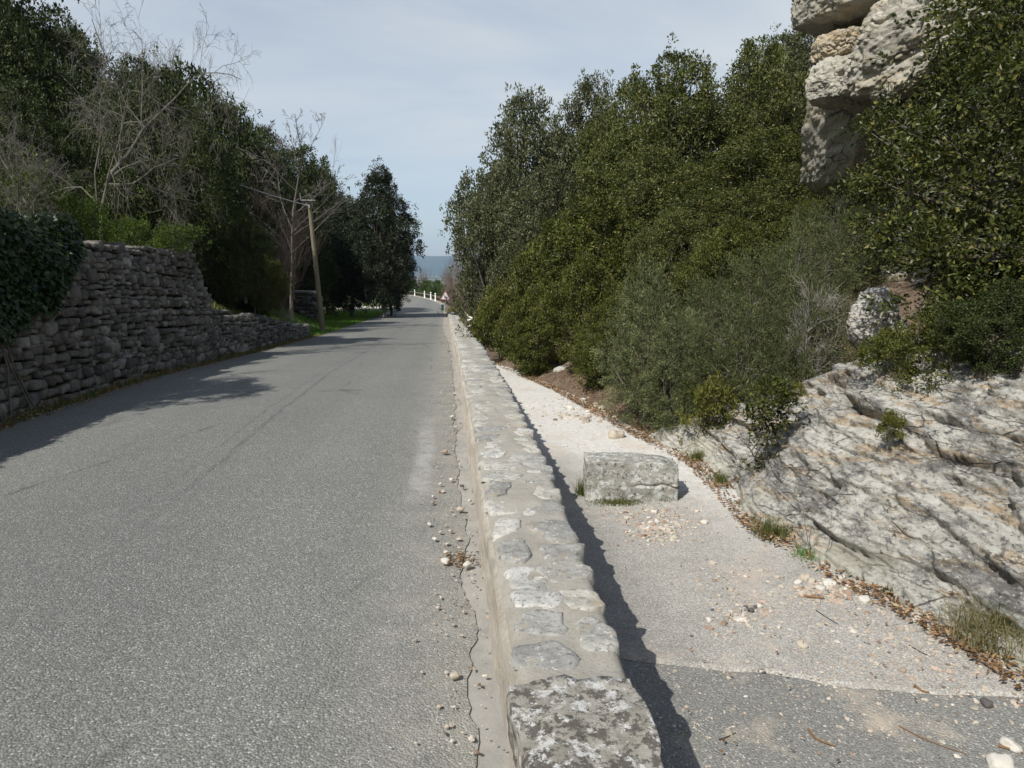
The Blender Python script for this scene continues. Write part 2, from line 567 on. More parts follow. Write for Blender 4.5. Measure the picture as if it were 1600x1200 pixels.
    c = m.mix(m.ramp(v2, [(0.54, 0.0), (0.575, 0.95)]), c, m.ramp(m.noise(60, 4, 0.7), [(0.3, (0.42, 0.41, 0.385)), (0.7, (0.66, 0.65, 0.62))]))
    c = m.mix(m.ramp(m.noise(50, 4, 0.75), [(0.58, 0.0), (0.65, 0.8)]), c, (0.05, 0.047, 0.042))
    M['lichen'] = m.done(c, m.bump(m.noise(35, 8, 0.75), 0.9, 0.012))
    m = Mat('bench_stone')
    c = m.ramp(m.noise(5, 7, 0.7), [(0.3, (0.19, 0.185, 0.155)), (0.5, (0.30, 0.29, 0.25)), (0.7, (0.40, 0.385, 0.335))])
    c = m.mix(m.ramp(m.noise(15, 6, 0.7, dist=0.4), [(0.51, 0.0), (0.56, 0.85)]), c, (0.52, 0.52, 0.49))
    c = m.mix(m.ramp(m.noise(28, 6, 0.75), [(0.54, 0.0), (0.61, 0.85)]), c, (0.065, 0.062, 0.052))
    c = m.mix(m.ramp(m.noise(9, 5, 0.7, m.co((1, 1, 1), (1, 2, 0.4))), [(0.62, 0.0), (0.68, 0.75)]), c, (0.42, 0.24, 0.12))
    M['block'] = m.done(c, m.bump(m.noise(25, 8, 0.75), 0.9, 0.02))
    m = Mat('kerb_concrete')
    c = m.ramp(m.noise(4, 7, 0.7), [(0.3, (0.22, 0.21, 0.19)), (0.55, (0.31, 0.295, 0.265)), (0.8, (0.38, 0.35, 0.30))])
    c = m.mix(m.ramp(m.noise(110, 3, 0.7), [(0.6, 0.0), (0.7, 0.5)]), c, (0.14, 0.135, 0.125))
    M['kerb'] = m.done(c, m.bump(m.noise(90, 5, 0.7), 0.5, 0.006))

    # --- bark, wood, metal
    M['bark'] = plain('grey_bark', (0.12, 0.105, 0.085), 0.95, 0.4, 14, 0, 0.02)
    M['pale_bark'] = plain('pale_bark', (0.17, 0.15, 0.128), 0.95, 0.35, 14, 0, 0.01)
    M['lichen_bark'] = plain('lichened_bark', (0.125, 0.117, 0.095), 0.95, 0.4, 10, 0, 0.01)
    M['twig'] = plain('brown_twig', (0.16, 0.125, 0.10), 0.95, 0.3, 10)
    M['dead_grey'] = plain('grey_dead_twigs', (0.30, 0.28, 0.25), 0.95, 0.2, 10)
    M['dead_wood'] = plain('bleached_dead_wood', (0.62, 0.59, 0.54), 0.9, 0.15, 10)
    m = Mat('pole_wood')
    c = m.ramp(m.noise(6, 6, 0.7, m.co((6, 6, 0.5))), [(0.3, (0.13, 0.115, 0.075)), (0.55, (0.22, 0.20, 0.135)), (0.75, (0.30, 0.27, 0.20))])
    M['pole'] = m.done(c, m.bump(m.noise(8, 6, 0.7, m.co((8, 8, 0.6))), 0.6, 0.01))
    M['zinc'] = plain('galvanised_steel', (0.42, 0.43, 0.43), 0.45, 0.15, 20, 0.7)
    M['wire'] = plain('cable_grey', (0.28, 0.28, 0.28), 0.6, 0.1)
    M['white'] = plain('white_paint', (0.8, 0.8, 0.78), 0.5, 0.05, 8)
    M['red'] = plain('faded_red_paint', (0.50, 0.16, 0.19), 0.5, 0.12, 30)
    M['black'] = plain('black_paint', (0.018, 0.02, 0.03), 0.5, 0.1)
    M['dgreen'] = plain('dark_green_paint', (0.02, 0.06, 0.045), 0.6, 0.2)
    M['tgreen'] = plain('green_gate_paint', (0.02, 0.16, 0.12), 0.6, 0.2)
    M['rail_wood'] = plain('weathered_rail_wood', (0.12, 0.098, 0.07), 0.9, 0.25, 9, 0, 0.005)
    M['pale_pole'] = plain('pale_grey_metal', (0.45, 0.45, 0.43), 0.6, 0.1)
    M['pale_gravel'] = plain('pale_gravel', (0.5, 0.46, 0.38), 1, 0.2, 5)
    M['verge_dust'] = plain('verge_dust', (0.30, 0.27, 0.225), 1, 0.3, 3)
    M['house'] = plain('house_render', (0.75, 0.72, 0.66), 0.9, 0.05, 1)
    M['tiles'] = plain('roof_tiles', (0.36, 0.18, 0.11), 0.9, 0.2, 2)
    M['glass_dark'] = plain('dark_window', (0.03, 0.035, 0.04), 0.2, 0.1)

    # --- leaves
    M['oak'] = leaf_mat('holm_oak_leaves', [(0, (0.035, 0.049, 0.012)), (0.45, (0.074, 0.086, 0.023)), (0.8, (0.126, 0.128, 0.039)), (1, (0.205, 0.182, 0.071))], 0.22, 0.42, 0.5)
    M['oak_grey'] = leaf_mat('grey_holm_oak_leaves', [(0, (0.036, 0.047, 0.021)), (0.5, (0.075, 0.083, 0.037)), (0.85, (0.130, 0.128, 0.068)), (1, (0.208, 0.186, 0.111))], 0.18, 0.42, 0.5)
    M['oak_dark'] = leaf_mat('shade_tinted_oak_leaves', [(0, (0.018, 0.028, 0.009)), (0.45, (0.038, 0.052, 0.016)), (0.8, (0.066, 0.080, 0.026)), (1, (0.11, 0.11, 0.045))], 0.15, 0.5, 0.5, 0.3)  # holm oak leaves in a darker tint, shade put into the colour
    M['box'] = leaf_mat('box_leaves', [(0, (0.041, 0.054, 0.009)), (0.5, (0.081, 0.095, 0.020)), (0.85, (0.131, 0.136, 0.032)), (1, (0.218, 0.174, 0.060))], 0.28, 0.45, 0.7)
    M['yellow'] = leaf_mat('yellow_green_leaves', [(0, (0.054, 0.061, 0.011)), (0.6, (0.102, 0.109, 0.020)), (1, (0.166, 0.138, 0.045))], 0.3, 0.5, 1.0)
    M['juniper'] = leaf_mat('juniper_needles', [(0, (0.049, 0.062, 0.027)), (0.5, (0.099, 0.114, 0.049)), (0.85, (0.156, 0.169, 0.079)), (1, (0.211, 0.180, 0.084))], 0.12, 0.6, 0.9)
    M['heath'] = leaf_mat('heath_sprigs', [(0, (0.032, 0.043, 0.015)), (0.5, (0.071, 0.085, 0.032)), (0.85, (0.114, 0.125, 0.055)), (1, (0.175, 0.140, 0.076))], 0.2, 0.6, 0.9)
    M['dark'] = leaf_mat('dark_evergreen_leaves', [(0, (0.011, 0.017, 0.009)), (0.5, (0.023, 0.031, 0.014)), (0.85, (0.043, 0.053, 0.025)), (1, (0.076, 0.083, 0.046))], 0.1, 0.45, 0.6)
    M['near_oak'] = leaf_mat('near_oak_leaves', [(0, (0.023, 0.032, 0.009)), (0.45, (0.051, 0.062, 0.017)), (0.8, (0.094, 0.101, 0.027)), (0.975, (0.158, 0.151, 0.045)), (1, (0.195, 0.145, 0.059))], 0.25, 0.4, 0.8)
    M['ivy'] = leaf_mat('ivy_leaves', [(0, (0.010, 0.022, 0.007)), (0.6, (0.022, 0.043, 0.013)), (1, (0.055, 0.085, 0.025))], 0.12, 0.35, 1.5, 0.5)
    M['bright'] = leaf_mat('spring_leaves', [(0, (0.041, 0.070, 0.013)), (0.6, (0.083, 0.119, 0.023)), (1, (0.135, 0.154, 0.036))], 0.35, 0.5, 1.0)
    M['hedge'] = leaf_mat('hedge_leaves', [(0, (0.03, 0.055, 0.012)), (0.6, (0.06, 0.10, 0.022)), (1, (0.10, 0.14, 0.04))], 0.2, 0.5, 0.5)
    M['grass'] = leaf_mat('green_grass', [(0, (0.075, 0.149, 0.018)), (0.6, (0.127, 0.241, 0.033)), (1, (0.196, 0.287, 0.066))], 0.35, 0.5, 0.4)
    M['dry_grass'] = leaf_mat('dry_grass', [(0, (0.10, 0.10, 0.035)), (0.5, (0.20, 0.17, 0.085)), (1, (0.36, 0.29, 0.17))], 0.25, 0.6, 0.6)
    M['tuft'] = leaf_mat('tuft_grass', [(0, (0.055, 0.085, 0.016)), (0.55, (0.10, 0.13, 0.03)), (0.8, (0.17, 0.16, 0.06)), (1, (0.30, 0.24, 0.13))], 0.3, 0.5, 2.0)
    M['litter'] = leaf_mat('dead_leaves', [(0, (0.09, 0.05, 0.028)), (0.5, (0.21, 0.12, 0.065)), (0.85, (0.34, 0.20, 0.11)), (1, (0.45, 0.36, 0.25))], 0.1, 0.8, 2.0, 0.2)
    m = Mat('loose_limestone')
    c = m.ramp(m.rnd(), [(0, (0.30, 0.27, 0.22)), (0.35, (0.48, 0.43, 0.35)), (0.6, (0.43, 0.33, 0.25)), (0.8, (0.56, 0.52, 0.45)), (0.92, (0.33, 0.22, 0.15)), (1, (0.12, 0.11, 0.10))])
    M['chips'] = m.done(m.mix(m.ramp(m.noise(60, 4), [(0.4, 0.0), (0.7, 0.5)]), c, m.mix(1.0, c, (0.6, 0.6, 0.6), 'MULTIPLY')))
    for k, cc in (('pebble_white', (0.52, 0.49, 0.43)), ('pebble_buff', (0.43, 0.375, 0.295)), ('pebble_pink', (0.33, 0.25, 0.19)), ('pebble_dark', (0.10, 0.09, 0.085))):
        M[k] = plain(k.split('_')[1] + '_limestone', cc, 0.9, 0.3, 40, 0, 0.004)


build_materials()


# ------------------------------------------------------------------ the lie of the land
def bend(y):
    y = np.asarray(y, float)
    d = np.clip(y - 66, 0, None)
    return -0.0030 * d ** 2 / (1 + 0.006 * d)


def zr(y):
    """road level"""
    return lin(y, [(-40, 0.35), (-10, 0.05), (0, 0), (8, -0.02), (12, -0.10), (18, -0.40), (27, -0.83), (42, -1.38), (60, -1.92), (80, -2.25), (110, -2.55), (150, -2.9), (230, -5.0)])


PATH_EDGE = [(1600, 1080), (1450, 985), (1300, 905), (1180, 830), (1085, 725), (1000, 682), (870, 603), (762, 552)]
_pe = np.array([on_z(a, b, -0.35)[:2] for a, b in PATH_EDGE])
_pe = np.vstack([[2.95, -3.0], [2.9, 1.0], _pe])


def xf(y):
    """right-hand edge of the sunken path"""
    return np.interp(y, _pe[:, 1], _pe[:, 0])


def zp(y):
    """path level"""
    return -0.35 - 0.022 * np.clip(np.asarray(y, float) - 8, 0, None)


def land(x, y):
    x = np.asarray(x, float)
    y = np.asarray(y, float)
    xr = x - bend(y)
    road = zr(np.clip(y, -40, 230)) - 0.04
    # left: terrace behind the wall, bank, verge, then the hillside
    ter = lin(y, [(-40, 2.2), (16.3, 2.0), (17.2, 0.85), (21, 0.25), (27, -0.75), (28.5, -0.87), (42, -1.38), (60, -1.92), (80, -2.2), (110, -2.5), (230, -5)])
    ter = np.where(y > 27, np.minimum(ter, road + 0.02), ter)
    xs = lin(y, [(-40, 6.6), (15, 6.8), (24, 8.5), (30, 10.5), (60, 10.5), (90, 12)])
    amp = 1 - sst(70, 150, y)
    s = np.clip(-xr - xs, 0, None)
    hill = 0.60 * s ** 2 / (s + 2.0) * (1 - 0.5 * sst(25, 70, s))
    left = ter + amp * hill
    left = np.where(-xr > 5.80, left, np.where(y < 27, road, np.minimum(road, left)))
    left = np.where((y >= 27) & (-xr > 4.8), np.maximum(left, road - 0.05), left)
    # right: path, rock foot, hillside
    pe = xf(np.clip(y, -3, 17))
    below = lin(y, [(-40, 0), (15, 0), (20, 0.25), (30, 0.5), (42, 0.7), (60, 1.2), (75, 3.5), (110, 8)])
    pz = np.where(y < 17, zp(y) - 0.03, road - below)
    t = np.clip(x - np.where(y < 17, pe + 0.05, 1.8), 0, None)
    k = lin(y, [(-40, 1.1), (6.0, 1.1), (7.4, 0.5), (10, 0.42), (17, 0.4)])
    hr = np.minimum(k * t, 0.75 + 0 * t) + 0.42 * np.clip(t - 0.8 / k, 0, None)
    hr = hr * (1 - 0.5 * sst(15, 60, t))
    ampr = 1 - sst(34, 62, y)
    right = pz + hr * ampr
    right = np.where(y < 8.5, right - 0.22 * sst(0.1, 0.35, t), right)
    z = np.where(xr < -4.8, left, np.where(xr < 0.62, np.where(xr > 0.45, np.minimum(road, pz), road), right))
    # beyond the bend the land drops to the plain
    far = -8 - 52 * sst(150, 420, np.hypot(x, y)) + 0 * x
    w = sst(110, 190, y) * sst(0, 1, 1 + 0 * x)
    edge = np.clip(np.abs(xr + 2.5) - 3.5, 0, None)
    w2 = w * sst(0, 25, edge)
    z = z * (1 - w2) + far * w2
    w3 = sst(120, 320, np.hypot(x, y)) * (1 - amp * (xr < 0))
    z = z * (1 - w3) + far * w3
    z = z + np.where((xr < -5.2), 0.85 * np.exp(-((xr + 7.7) / 1.3) ** 2 - ((y - 33.0) / 3.6) ** 2), 0)
    bump = fbm(np.stack([x * 0.7, y * 0.7, 0 * x], -1), 4, 5) * 0.18
    rough = np.where((xr > -5.3) & (xr < 0.75), 0, np.clip(np.minimum(np.abs(xr + 5.6), 1), 0, 1))
    rough = np.where((xr > 0.6) & (x < pe + 0.2) & (y < 17), 0, rough)
    rough = np.where((y > 26) & (xr < 0) & (xr > -9.5), rough * 0.25, rough)
    return z + bump * rough


def land1(x, y):
    return float(land(np.array([x]), np.array([y]))[0])


def axis(lo, hi, lims, steps):
    """non-uniform coordinates: fine near, coarse far"""
    a = [0.0]
    while a[-1] < hi:
        s = np.interp(abs(a[-1]), lims, steps)
        a.append(a[-1] + s)
    b = [0.0]
    while b[-1] > lo:
        s = np.interp(abs(b[-1]), lims, steps)
        b.append(b[-1] - s)
    return np.array(sorted(set(b + a)))


gx = axis(-9000, 9000, [0, 7, 15, 40, 150, 1000, 9000], [0.16, 0.16, 0.4, 1.2, 8, 120, 900])
gy = axis(-300, 9000, [0, 30, 60, 130, 400, 2000, 9000], [0.25, 0.3, 0.9, 2.0, 12, 150, 800])
X, Y = np.meshgrid(gx, gy, indexing='ij')
Z = land(X.ravel(), Y.ravel())
tag(obj('ground', mesh_np('ground', np.stack([X.ravel(), Y.ravel(), Z], -1), grid_faces(len(gx), len(gy))[:, ::1], [M['earth']], smooth=True)), kind='structure')


def sheet(name, mat, ys, x0, x1, zf, nu, follow=True):
    u = np.linspace(0, 1, nu)
    ys = np.asarray(ys, float)
    xx = x0(ys)[:, None] * (1 - u) + x1(ys)[:, None] * u
    if follow:
        xx = xx + bend(ys)[:, None]
    yy = np.repeat(ys[:, None], nu, 1)
    zz = zf(xx, yy)
    v = np.stack([xx, yy, zz], -1).reshape(-1, 3)
    f = grid_faces(len(ys), nu)[:, ::-1]
    return obj(name, mesh_np(name, v, f, [mat], smooth=True))


ys = np.concatenate([np.arange(-12, 0, 0.25), np.arange(0, 14, 0.04), np.arange(14, 30, 0.25), np.arange(30, 230, 1.0)])
wig = lambda y, a, s: a * fbm(np.stack([y * s, 0 * y, 0 * y], -1), 4, 9)
tag(sheet('road', M['asphalt'], ys, lambda y: -4.86 + wig(y, 0.10, 1.1), lambda y: 0.095 + wig(y, 0.05, 1.9) + wig(y + 50, 0.03, 9) - 0.25 * sst(20, 34, y),
          lambda x, y: zr(y) + 0.02 * (1 - ((x - bend(y) + 2.4) / 2.5) ** 2), 9), kind='structure')
tag(sheet('kerb_strip', M['kerb'], np.arange(-3, 40.5, 0.2), lambda y: -0.05 + 0 * y - 0.3 * sst(18, 34, y), lambda y: 0.24 + 0 * y,
          lambda x, y: zr(y) - 0.008 + 0 * x, 3), kind='structure')
tag(sheet('roadside_gravel', M['verge_dust'], np.arange(40, 120, 1.0), lambda y: -0.3 + 0 * y, lambda y: 0.7 + 0 * y,
          lambda x, y: zr(y) - 0.012 + 0 * x, 3), kind='structure')
tag(sheet('driveway', M['pale_gravel'], np.arange(66, 73, 0.5), lambda y: -12 + 0 * y, lambda y: -4.9 + 0 * y, lambda x, y: zr(y) + 0.012 + 0 * x, 6), kind='structure')
# the sunken path: an older bare asphalt end, then a pale gravelled surface
Ya = on_z(1010, 1035, -0.35)
Yb = on_z(1600, 1100, -0.35)
sl = (Yb[1] - Ya[1]) / (Yb[0] - Ya[0])
xx, yy = np.meshgrid(np.linspace(0, 1, 40), np.concatenate([np.arange(-3, 17.3, 0.1)]), indexing='ij')
px = 0.60 + (xf(yy) + 0.12 - 0.60) * xx
pz = zp(yy) + 0.02 * fbm(np.stack([px * 1.3, yy * 1.3, 0 * yy], -1), 3, 3) + 0.05 * np.clip((px - 2.0), 0, 1) * (yy < 6)
tag(obj('path', mesh_np('path', np.stack([px, yy, pz - 0.006], -1).reshape(-1, 3), grid_faces(*px.shape), [M['path_asphalt']], smooth=True)), kind='structure')
u0 = np.linspace(0, 1, 60)
xx, vv = np.meshgrid(u0, np.linspace(0, 1, 150), indexing='ij')
yst = 3.2
px = 0.60 + (3.0 - 0.6) * xx
y0 = Ya[1] + sl * (px - Ya[0]) + 0.05 * fbm(np.stack([px * 3, 0 * px, 0 * px], -1), 4, 2)
yy = y0 + (17.2 - y0) * vv ** 1.4
px = 0.60 + (xf(yy) + 0.12 - 0.60) * xx
y0 = Ya[1] + sl * (px - Ya[0]) + 0.05 * fbm(np.stack([px * 3, 0 * px, 0 * px], -1), 4, 2)
yy = y0 + (17.2 - y0) * vv ** 1.4
pz = zp(yy) + 0.02 * fbm(np.stack([px * 1.3, yy * 1.3, 0 * yy], -1), 3, 3) + 0.05 * np.clip((px - 2.0), 0, 1) * (yy < 6) + 0.012
pz = pz - 0.016 * (vv < 0.004)
tag(obj('gravel_path', mesh_np('gravel_path', np.stack([px, yy, pz], -1).reshape(-1, 3), grid_faces(*px.shape), [M['path']], smooth=True)), kind='structure')


def path_z(x, y):
    return float(zp(y)) + 0.02 * float(fbm(np.array([[x * 1.3, y * 1.3, 0]]), 3, 3)[0]) + 0.05 * min(max(x - 2, 0), 1) * (y < 6) + (0.012 if y > Ya[1] + sl * (x - Ya[0]) else -0.006)


# far hills
hx = np.linspace(-9000, 9000, 180)
hy = np.linspace(6200, 9200, 40)
HX, HY = np.meshgrid(hx, hy, indexing='ij')
ridge = 120 + 110 * fbm(np.stack([HX / 2600, HY / 2600, 0 * HX], -1), 5, 31)
HZ = -70 + (ridge + 110) * sst(6300, 7600, HY) + 40 * fbm(np.stack([HX / 500, HY / 500, 0 * HX], -1), 4, 8) * sst(6300, 7000, HY)
tag(obj('hills', mesh_np('hills', np.stack([HX, HY, HZ], -1).reshape(-1, 3), grid_faces(*HX.shape), [M['hill']], smooth=True)), kind='structure')

# ------------------------------------------------------------------ parapet wall
def par_xr(y):
    return lin(y, [(-3, 0.52), (1.4, 0.545), (2.5, 0.60), (4.5, 0.685), (8, 0.69), (40, 0.71)])


def par_zt(y):
    return zr(y) + 0.40


def parapet():
    root = empty('parapet_wall', (0.45, 18, float(zr(18))))
    tag(root, 'low mortared stone parapet running along the road edge, cream left face', 'wall')
    off = np.array([0.45, 18, float(zr(18))])
    ys = np.concatenate([np.arange(-2.5, 9, 0.045), np.arange(9, 39.2, 0.12)])
    nl, nt, nr = 12, 22, 10
    rows = []
    for y in [ys]:
        zt = par_zt(y)
        zb = zr(y) - 0.12
        zrb = np.minimum(zp(y), zr(y)) - 0.35
        xr_ = par_xr(y)
        for q in np.linspace(0, 1, nl, endpoint=False):      # left face, battered slightly outward
            rows.append(np.stack([0.185 + 0.02 * q + 0 * y, y, zb + (zt - 0.012 - zb) * q], -1))
        for q in np.linspace(0, 1, nt):
            edge = 0.03 * (np.clip(1 - min(q, 1 - q) / 0.08, 0, 1)) ** 2
            rows.append(np.stack([0.215 + (xr_ - 0.215) * q, y, zt - edge + 0.010 * math.sin(q * math.pi)], -1))
        for q in np.linspace(0, 1, nr + 1)[1:]:
            rows.append(np.stack([xr_ - 0.0 * q, y, zt - 0.03 + (zrb - zt) * q], -1))
    P = np.stack(rows, 0)                                     # (sections, y, 3)
    nsec = P.shape[0]
    q = P.reshape(-1, 3)
    d = fbm(q * np.array([7, 4, 7]), 4, 4)
    isl = np.repeat(np.arange(nsec), len(ys))
    big = fbm(q * np.array([2, 1.6, 2]), 3, 14)
    left, top, right = isl < nl, (isl >= nl) & (isl < nl + nt), isl >= nl + nt
    q[:, 0] += np.where(left, d * 0.028 + big * 0.018, np.where(right, d * 0.045 + big * 0.03, 0))
    hard = fbm(q * np.array([18, 18, 5]), 3, 24)
    q[:, 2] += np.where(top, d * 0.012 + big * 0.012 + hard * 0.004, 0)
    f = grid_faces(nsec, len(ys))
    sec = f.min(1) // len(ys)
    mi = np.where(sec < nl, 0, np.where(sec < nl + nt - 1, 1, 2))
    obj('wall_body', mesh_np('parapet_body', q - off, f, [M['render'], M['mortar'], M['coping']], mi, True), root)
    # coping stones bedded in the mortar
    rng = np.random.default_rng(12)
    A = Acc()

    def stone(cx, cy, hx, hy, rise, na, nrg, over=0.0):
        ang = np.arange(na) * 2 * math.pi / na
        p = rng.uniform(2.3, 3.6)
        rad = (np.abs(np.cos(ang)) ** p + np.abs(np.sin(ang)) ** p) ** (-1 / p)
        ph = rng.uniform(0, 6.28, 3)
        rad = rad * (1 + 0.09 * np.sin(2 * ang + ph[0]) + 0.08 * np.sin(3 * ang + ph[1]) + 0.05 * np.sin(5 * ang + ph[2]) + rng.normal(0, 0.025, na))
        fr = np.array([0.02] + list(np.linspace(0.3, 0.9, nrg - 3)) + [1.0, 1.04])
        zz = np.array([1.0] + list(1 - 0.3 * np.linspace(0.3, 0.9, nrg - 3) ** 4) + [0.1, -3.0 - over])
        rot = rng.uniform(-0.25, 0.25)
        xs = np.cos(ang)[None] * rad[None] * hx * fr[:, None]
        yy_ = np.sin(ang)[None] * rad[None] * hy * fr[:, None]
        x2 = xs * math.cos(rot) - yy_ * math.sin(rot) + cx
        y2 = xs * math.sin(rot) + yy_ * math.cos(rot) + cy
        z2 = par_zt(y2) + 0.004 + zz[:, None] * rise + 0 * xs
        v = np.stack([x2, y2, z2], -1).reshape(-1, 3)
        n_ = fbm(v * np.array([11, 11, 4]) + rng.uniform(0, 50), 4, 3)
        v[:, 2] += n_ * 0.016
        v[:, 0] += 0.02 * fbm(v * np.array([22, 22, 4]) + 3.3, 3, 8)
        v[:, 1] += 0.02 * fbm(v * np.array([22, 22, 4]) + 9.3, 3, 9)
        A.add(v - off, grid_faces(len(fr), na, True))
        b = A.n - len(v)
        A.f.setdefault(na, []).append(np.array([[b + k for k in range(na)]]))
        A.m.setdefault(na, []).append(np.zeros(1, int))

    y = 2.05
    for side in (0, 1):
        y = 2.06 + 0.08 * side
        while y < 38.6:
            near = y < 10
            hy = rng.uniform(0.07, 0.15) if near else rng.uniform(0.08, 0.18)
            w = float(par_xr(y)) - 0.215
            hx = rng.uniform(0.15, 0.29) * w
            cy = y + hy
            if side == 0:
                cx = 0.215 + hx + rng.uniform(0.0, 0.03)
            else:
                cx = float(par_xr(cy)) - hx + rng.uniform(-0.02, 0.012)
            stone(cx, cy, hx, hy, rng.uniform(0.004, 0.011), 30 if near else 14, 8 if near else 5, over=4 * side)
            y = cy + hy + rng.uniform(0.01, 0.10)
            if rng.random() < 0.2 and near:
                ccx = 0.215 + w * rng.uniform(0.42, 0.58)
                stone(ccx, y, w * 0.09, 0.05, 0.004, 18, 6)
    obj('coping_stones', A.mesh('coping_stones', M['coping'], True), root)
    # big lichened slab closing the near end
    p, f = round_block(70, (0.178, 1.2, 0.13), 0.10, 0.022, 5, 3, 4)
    p[:, 0] *= 1 + 0.10 * (p[:, 1] / 1.2)
    p = p + np.array([0.375, 0.78, 0.300])
    p[:, 2] += 0.014 * fbm(p * np.array([9, 9, 3]), 4, 41)
    p[:, 0] += 0.03 * fbm(p * np.array([6, 5, 6]), 4, 43)
    p[:, 1] += 0.05 * fbm(p * np.array([7, 2, 6]), 4, 44)
    obj('end_slab', mesh_np('end_slab', p - off, f, [M['lichen']], smooth=True), root)
    return root


parapet()

# the lower run of wall that carries on beyond the parapet
def kerb_wall():
    ysx = np.arange(39.3, 62, 0.3)
    A = Acc()
    prof = [(0.18, -0.1), (0.2, 0.20), (0.23, 0.24), (0.42, 0.24), (0.46, 0.2), (0.48, -1.2)]
    P = np.stack([np.stack([a + bend(ysx) - 0.004 * (ysx - 39), ysx, zr(ysx) + b - 0.004 * (ysx - 39) * (b > 0)], -1) for a, b in prof], 0)
    q = P.reshape(-1, 3)
    q = q + 0.03 * fbm(q * 3, 3, 6)[:, None] * np.array([1, 0, 1])
    A.add(q, grid_faces(len(prof), len(ysx)))
    o = obj('kerb_wall', A.mesh('kerb_wall', M['mortar'], True))
    tag(o, 'lower stone kerb wall carrying on beyond the parapet behind the triangular sign', 'wall')


kerb_wall()


# ------------------------------------------------------------------ dry stone walls on the left
def dry_wall(name, label, y0, y1, top, foot_x, batter, seed, rowh, length):
    rng = np.random.default_rng(seed)
    root = empty(name, (foot_x, (y0 + y1) / 2, float(zr((y0 + y1) / 2))))
    tag(root, label, 'stone wall')
    off = np.array(root.location)
    A = Acc()
    z = 0.0
    zmax = max(top(np.linspace(y0, y1, 60)) - (zr(np.linspace(y0, y1, 60)) - 0.12))
    while z < zmax:
        h = rng.uniform(*rowh) * (1.25 if z < 0.4 else 1.0)
        y = y0 - rng.uniform(0, 0.3)
        amp, ph = rng.uniform(0.01, 0.035), rng.uniform(0, 6.28)
        while y < y1:
            l = min(length[1], max(length[0], rng.lognormal(math.log((length[0] + length[1]) * 0.36), 0.45)))
            hh = h * rng.uniform(0.6, 1.2)
            if rng.random() < 0.07:
                hh *= 1.9
                l = max(l, hh * 1.2)
            cy = y + l / 2
            base = float(zr(cy)) - 0.12
            cz = base + z + h / 2 + amp * math.sin(cy * 0.8 + ph) + rng.normal(0, 0.008)
            t = float(top(np.array([cy]))[0])
            y += l + rng.uniform(0.0, 0.012)
            if cz > t - 0.3 * h:
                continue
            near = cy < 13
            p, f = round_block(5 if near else 4, (0.16, l / 2 * rng.uniform(0.93, 1.02), hh / 2 * 0.93), rng.uniform(0.06, 0.36), 0.030, 9, int(rng.integers(1e6)), 2)
            sk = rng.normal(0, 0.45)
            p[:, 2] += sk * 0.25 * p[:, 1]
            p[:, 0] += rng.uniform(-0.2, 0.2) * p[:, 2]
            p[:, 2] *= 1 + rng.uniform(-0.25, 0.25) * p[:, 1] / l
            cx = foot_x - 0.16 - batter * (cz - base) + rng.normal(0, 0.034)
            A.add(p + np.array([cx, cy, cz]) - off, f)
        z += h * 0.98
    stones = obj('stonework', A.mesh(name + '_stonework', M['drystone'], True), root)
    # earth and rubble core behind the facing
    yy = np.linspace(y0 - 0.1, y1, 80)
    prof = []
    tz = top(yy) - 0.05
    bz = zr(yy) - 0.3
    for a, zz in ((-0.13, bz), (-0.13 - batter, tz), (-0.75 - batter, tz + 0.02), (-0.9, bz)):
        prof.append(np.stack([foot_x + (a if zz is bz else -0.15 - batter * (tz - bz) + (0 if a > -0.5 else -0.45)) + 0 * yy, yy, zz], -1))
    P = np.stack(prof, 0)
    A = Acc()
    A.add(P.reshape(-1, 3) - off, grid_faces(4, 80))
    e0 = [[k * 80 for k in range(4)], [k * 80 + 79 for k in range(4)]]
    A.f.setdefault(4, []).append(np.array(e0))
    A.m.setdefault(4, []).append(np.zeros(2, int))
    obj('rubble_core', A.mesh(name + '_core', M['dark_earth'], False), root)
    return root


hi_top = lambda y: 2.12 + 0.06 * fbm(np.stack([y * 1.7, 0 * y, 0 * y], -1), 3, 77) - 0.95 * sst(16.25, 16.7, y)
dry_wall('dry_stone_wall', 'tall grey dry stone retaining wall in shade beside the road, ivy at its near end', 1.0, 16.7, hi_top, -5.18, 0.16, 21, (0.055, 0.135), (0.08, 0.31))
lo_top = lambda y: lin(y, [(15, 1.12), (16, 0.98), (18, 0.62), (21, 0.33), (24, -0.05), (27.3, -0.45)]) + 0.07 * fbm(np.stack([y * 1.9, 0 * y, 0 * y], -1), 3, 78)
dry_wall('low_stone_wall', 'low crumbling dry stone wall sloping down towards the leaning wooden pole', 16.6, 27.2, lo_top, -5.16, 0.18, 22, (0.055, 0.12), (0.09, 0.36))


# ------------------------------------------------------------------ leaves, grass, branches
def leaf_quads(c, d, n, L, W, fold=0.25):
    """kite shaped folded leaves: c base, d axis, n normal"""
    d = nrm(d)
    s = nrm(np.cross(n, d))
    n2 = np.cross(d, s)
    L = np.broadcast_to(L, (len(c),))[:, None]
    W = np.broadcast_to(W, (len(c),))[:, None]
    v = np.stack([c, c + d * L * 0.5 + s * W * 0.5 + n2 * W * fold, c + d * L, c + d * L * 0.5 - s * W * 0.5 + n2 * W * fold], 1)
    return v.reshape(-1, 3), np.arange(len(c) * 4).reshape(-1, 4)


def rdir(rng, n):
    return nrm(rng.normal(size=(n, 3)))


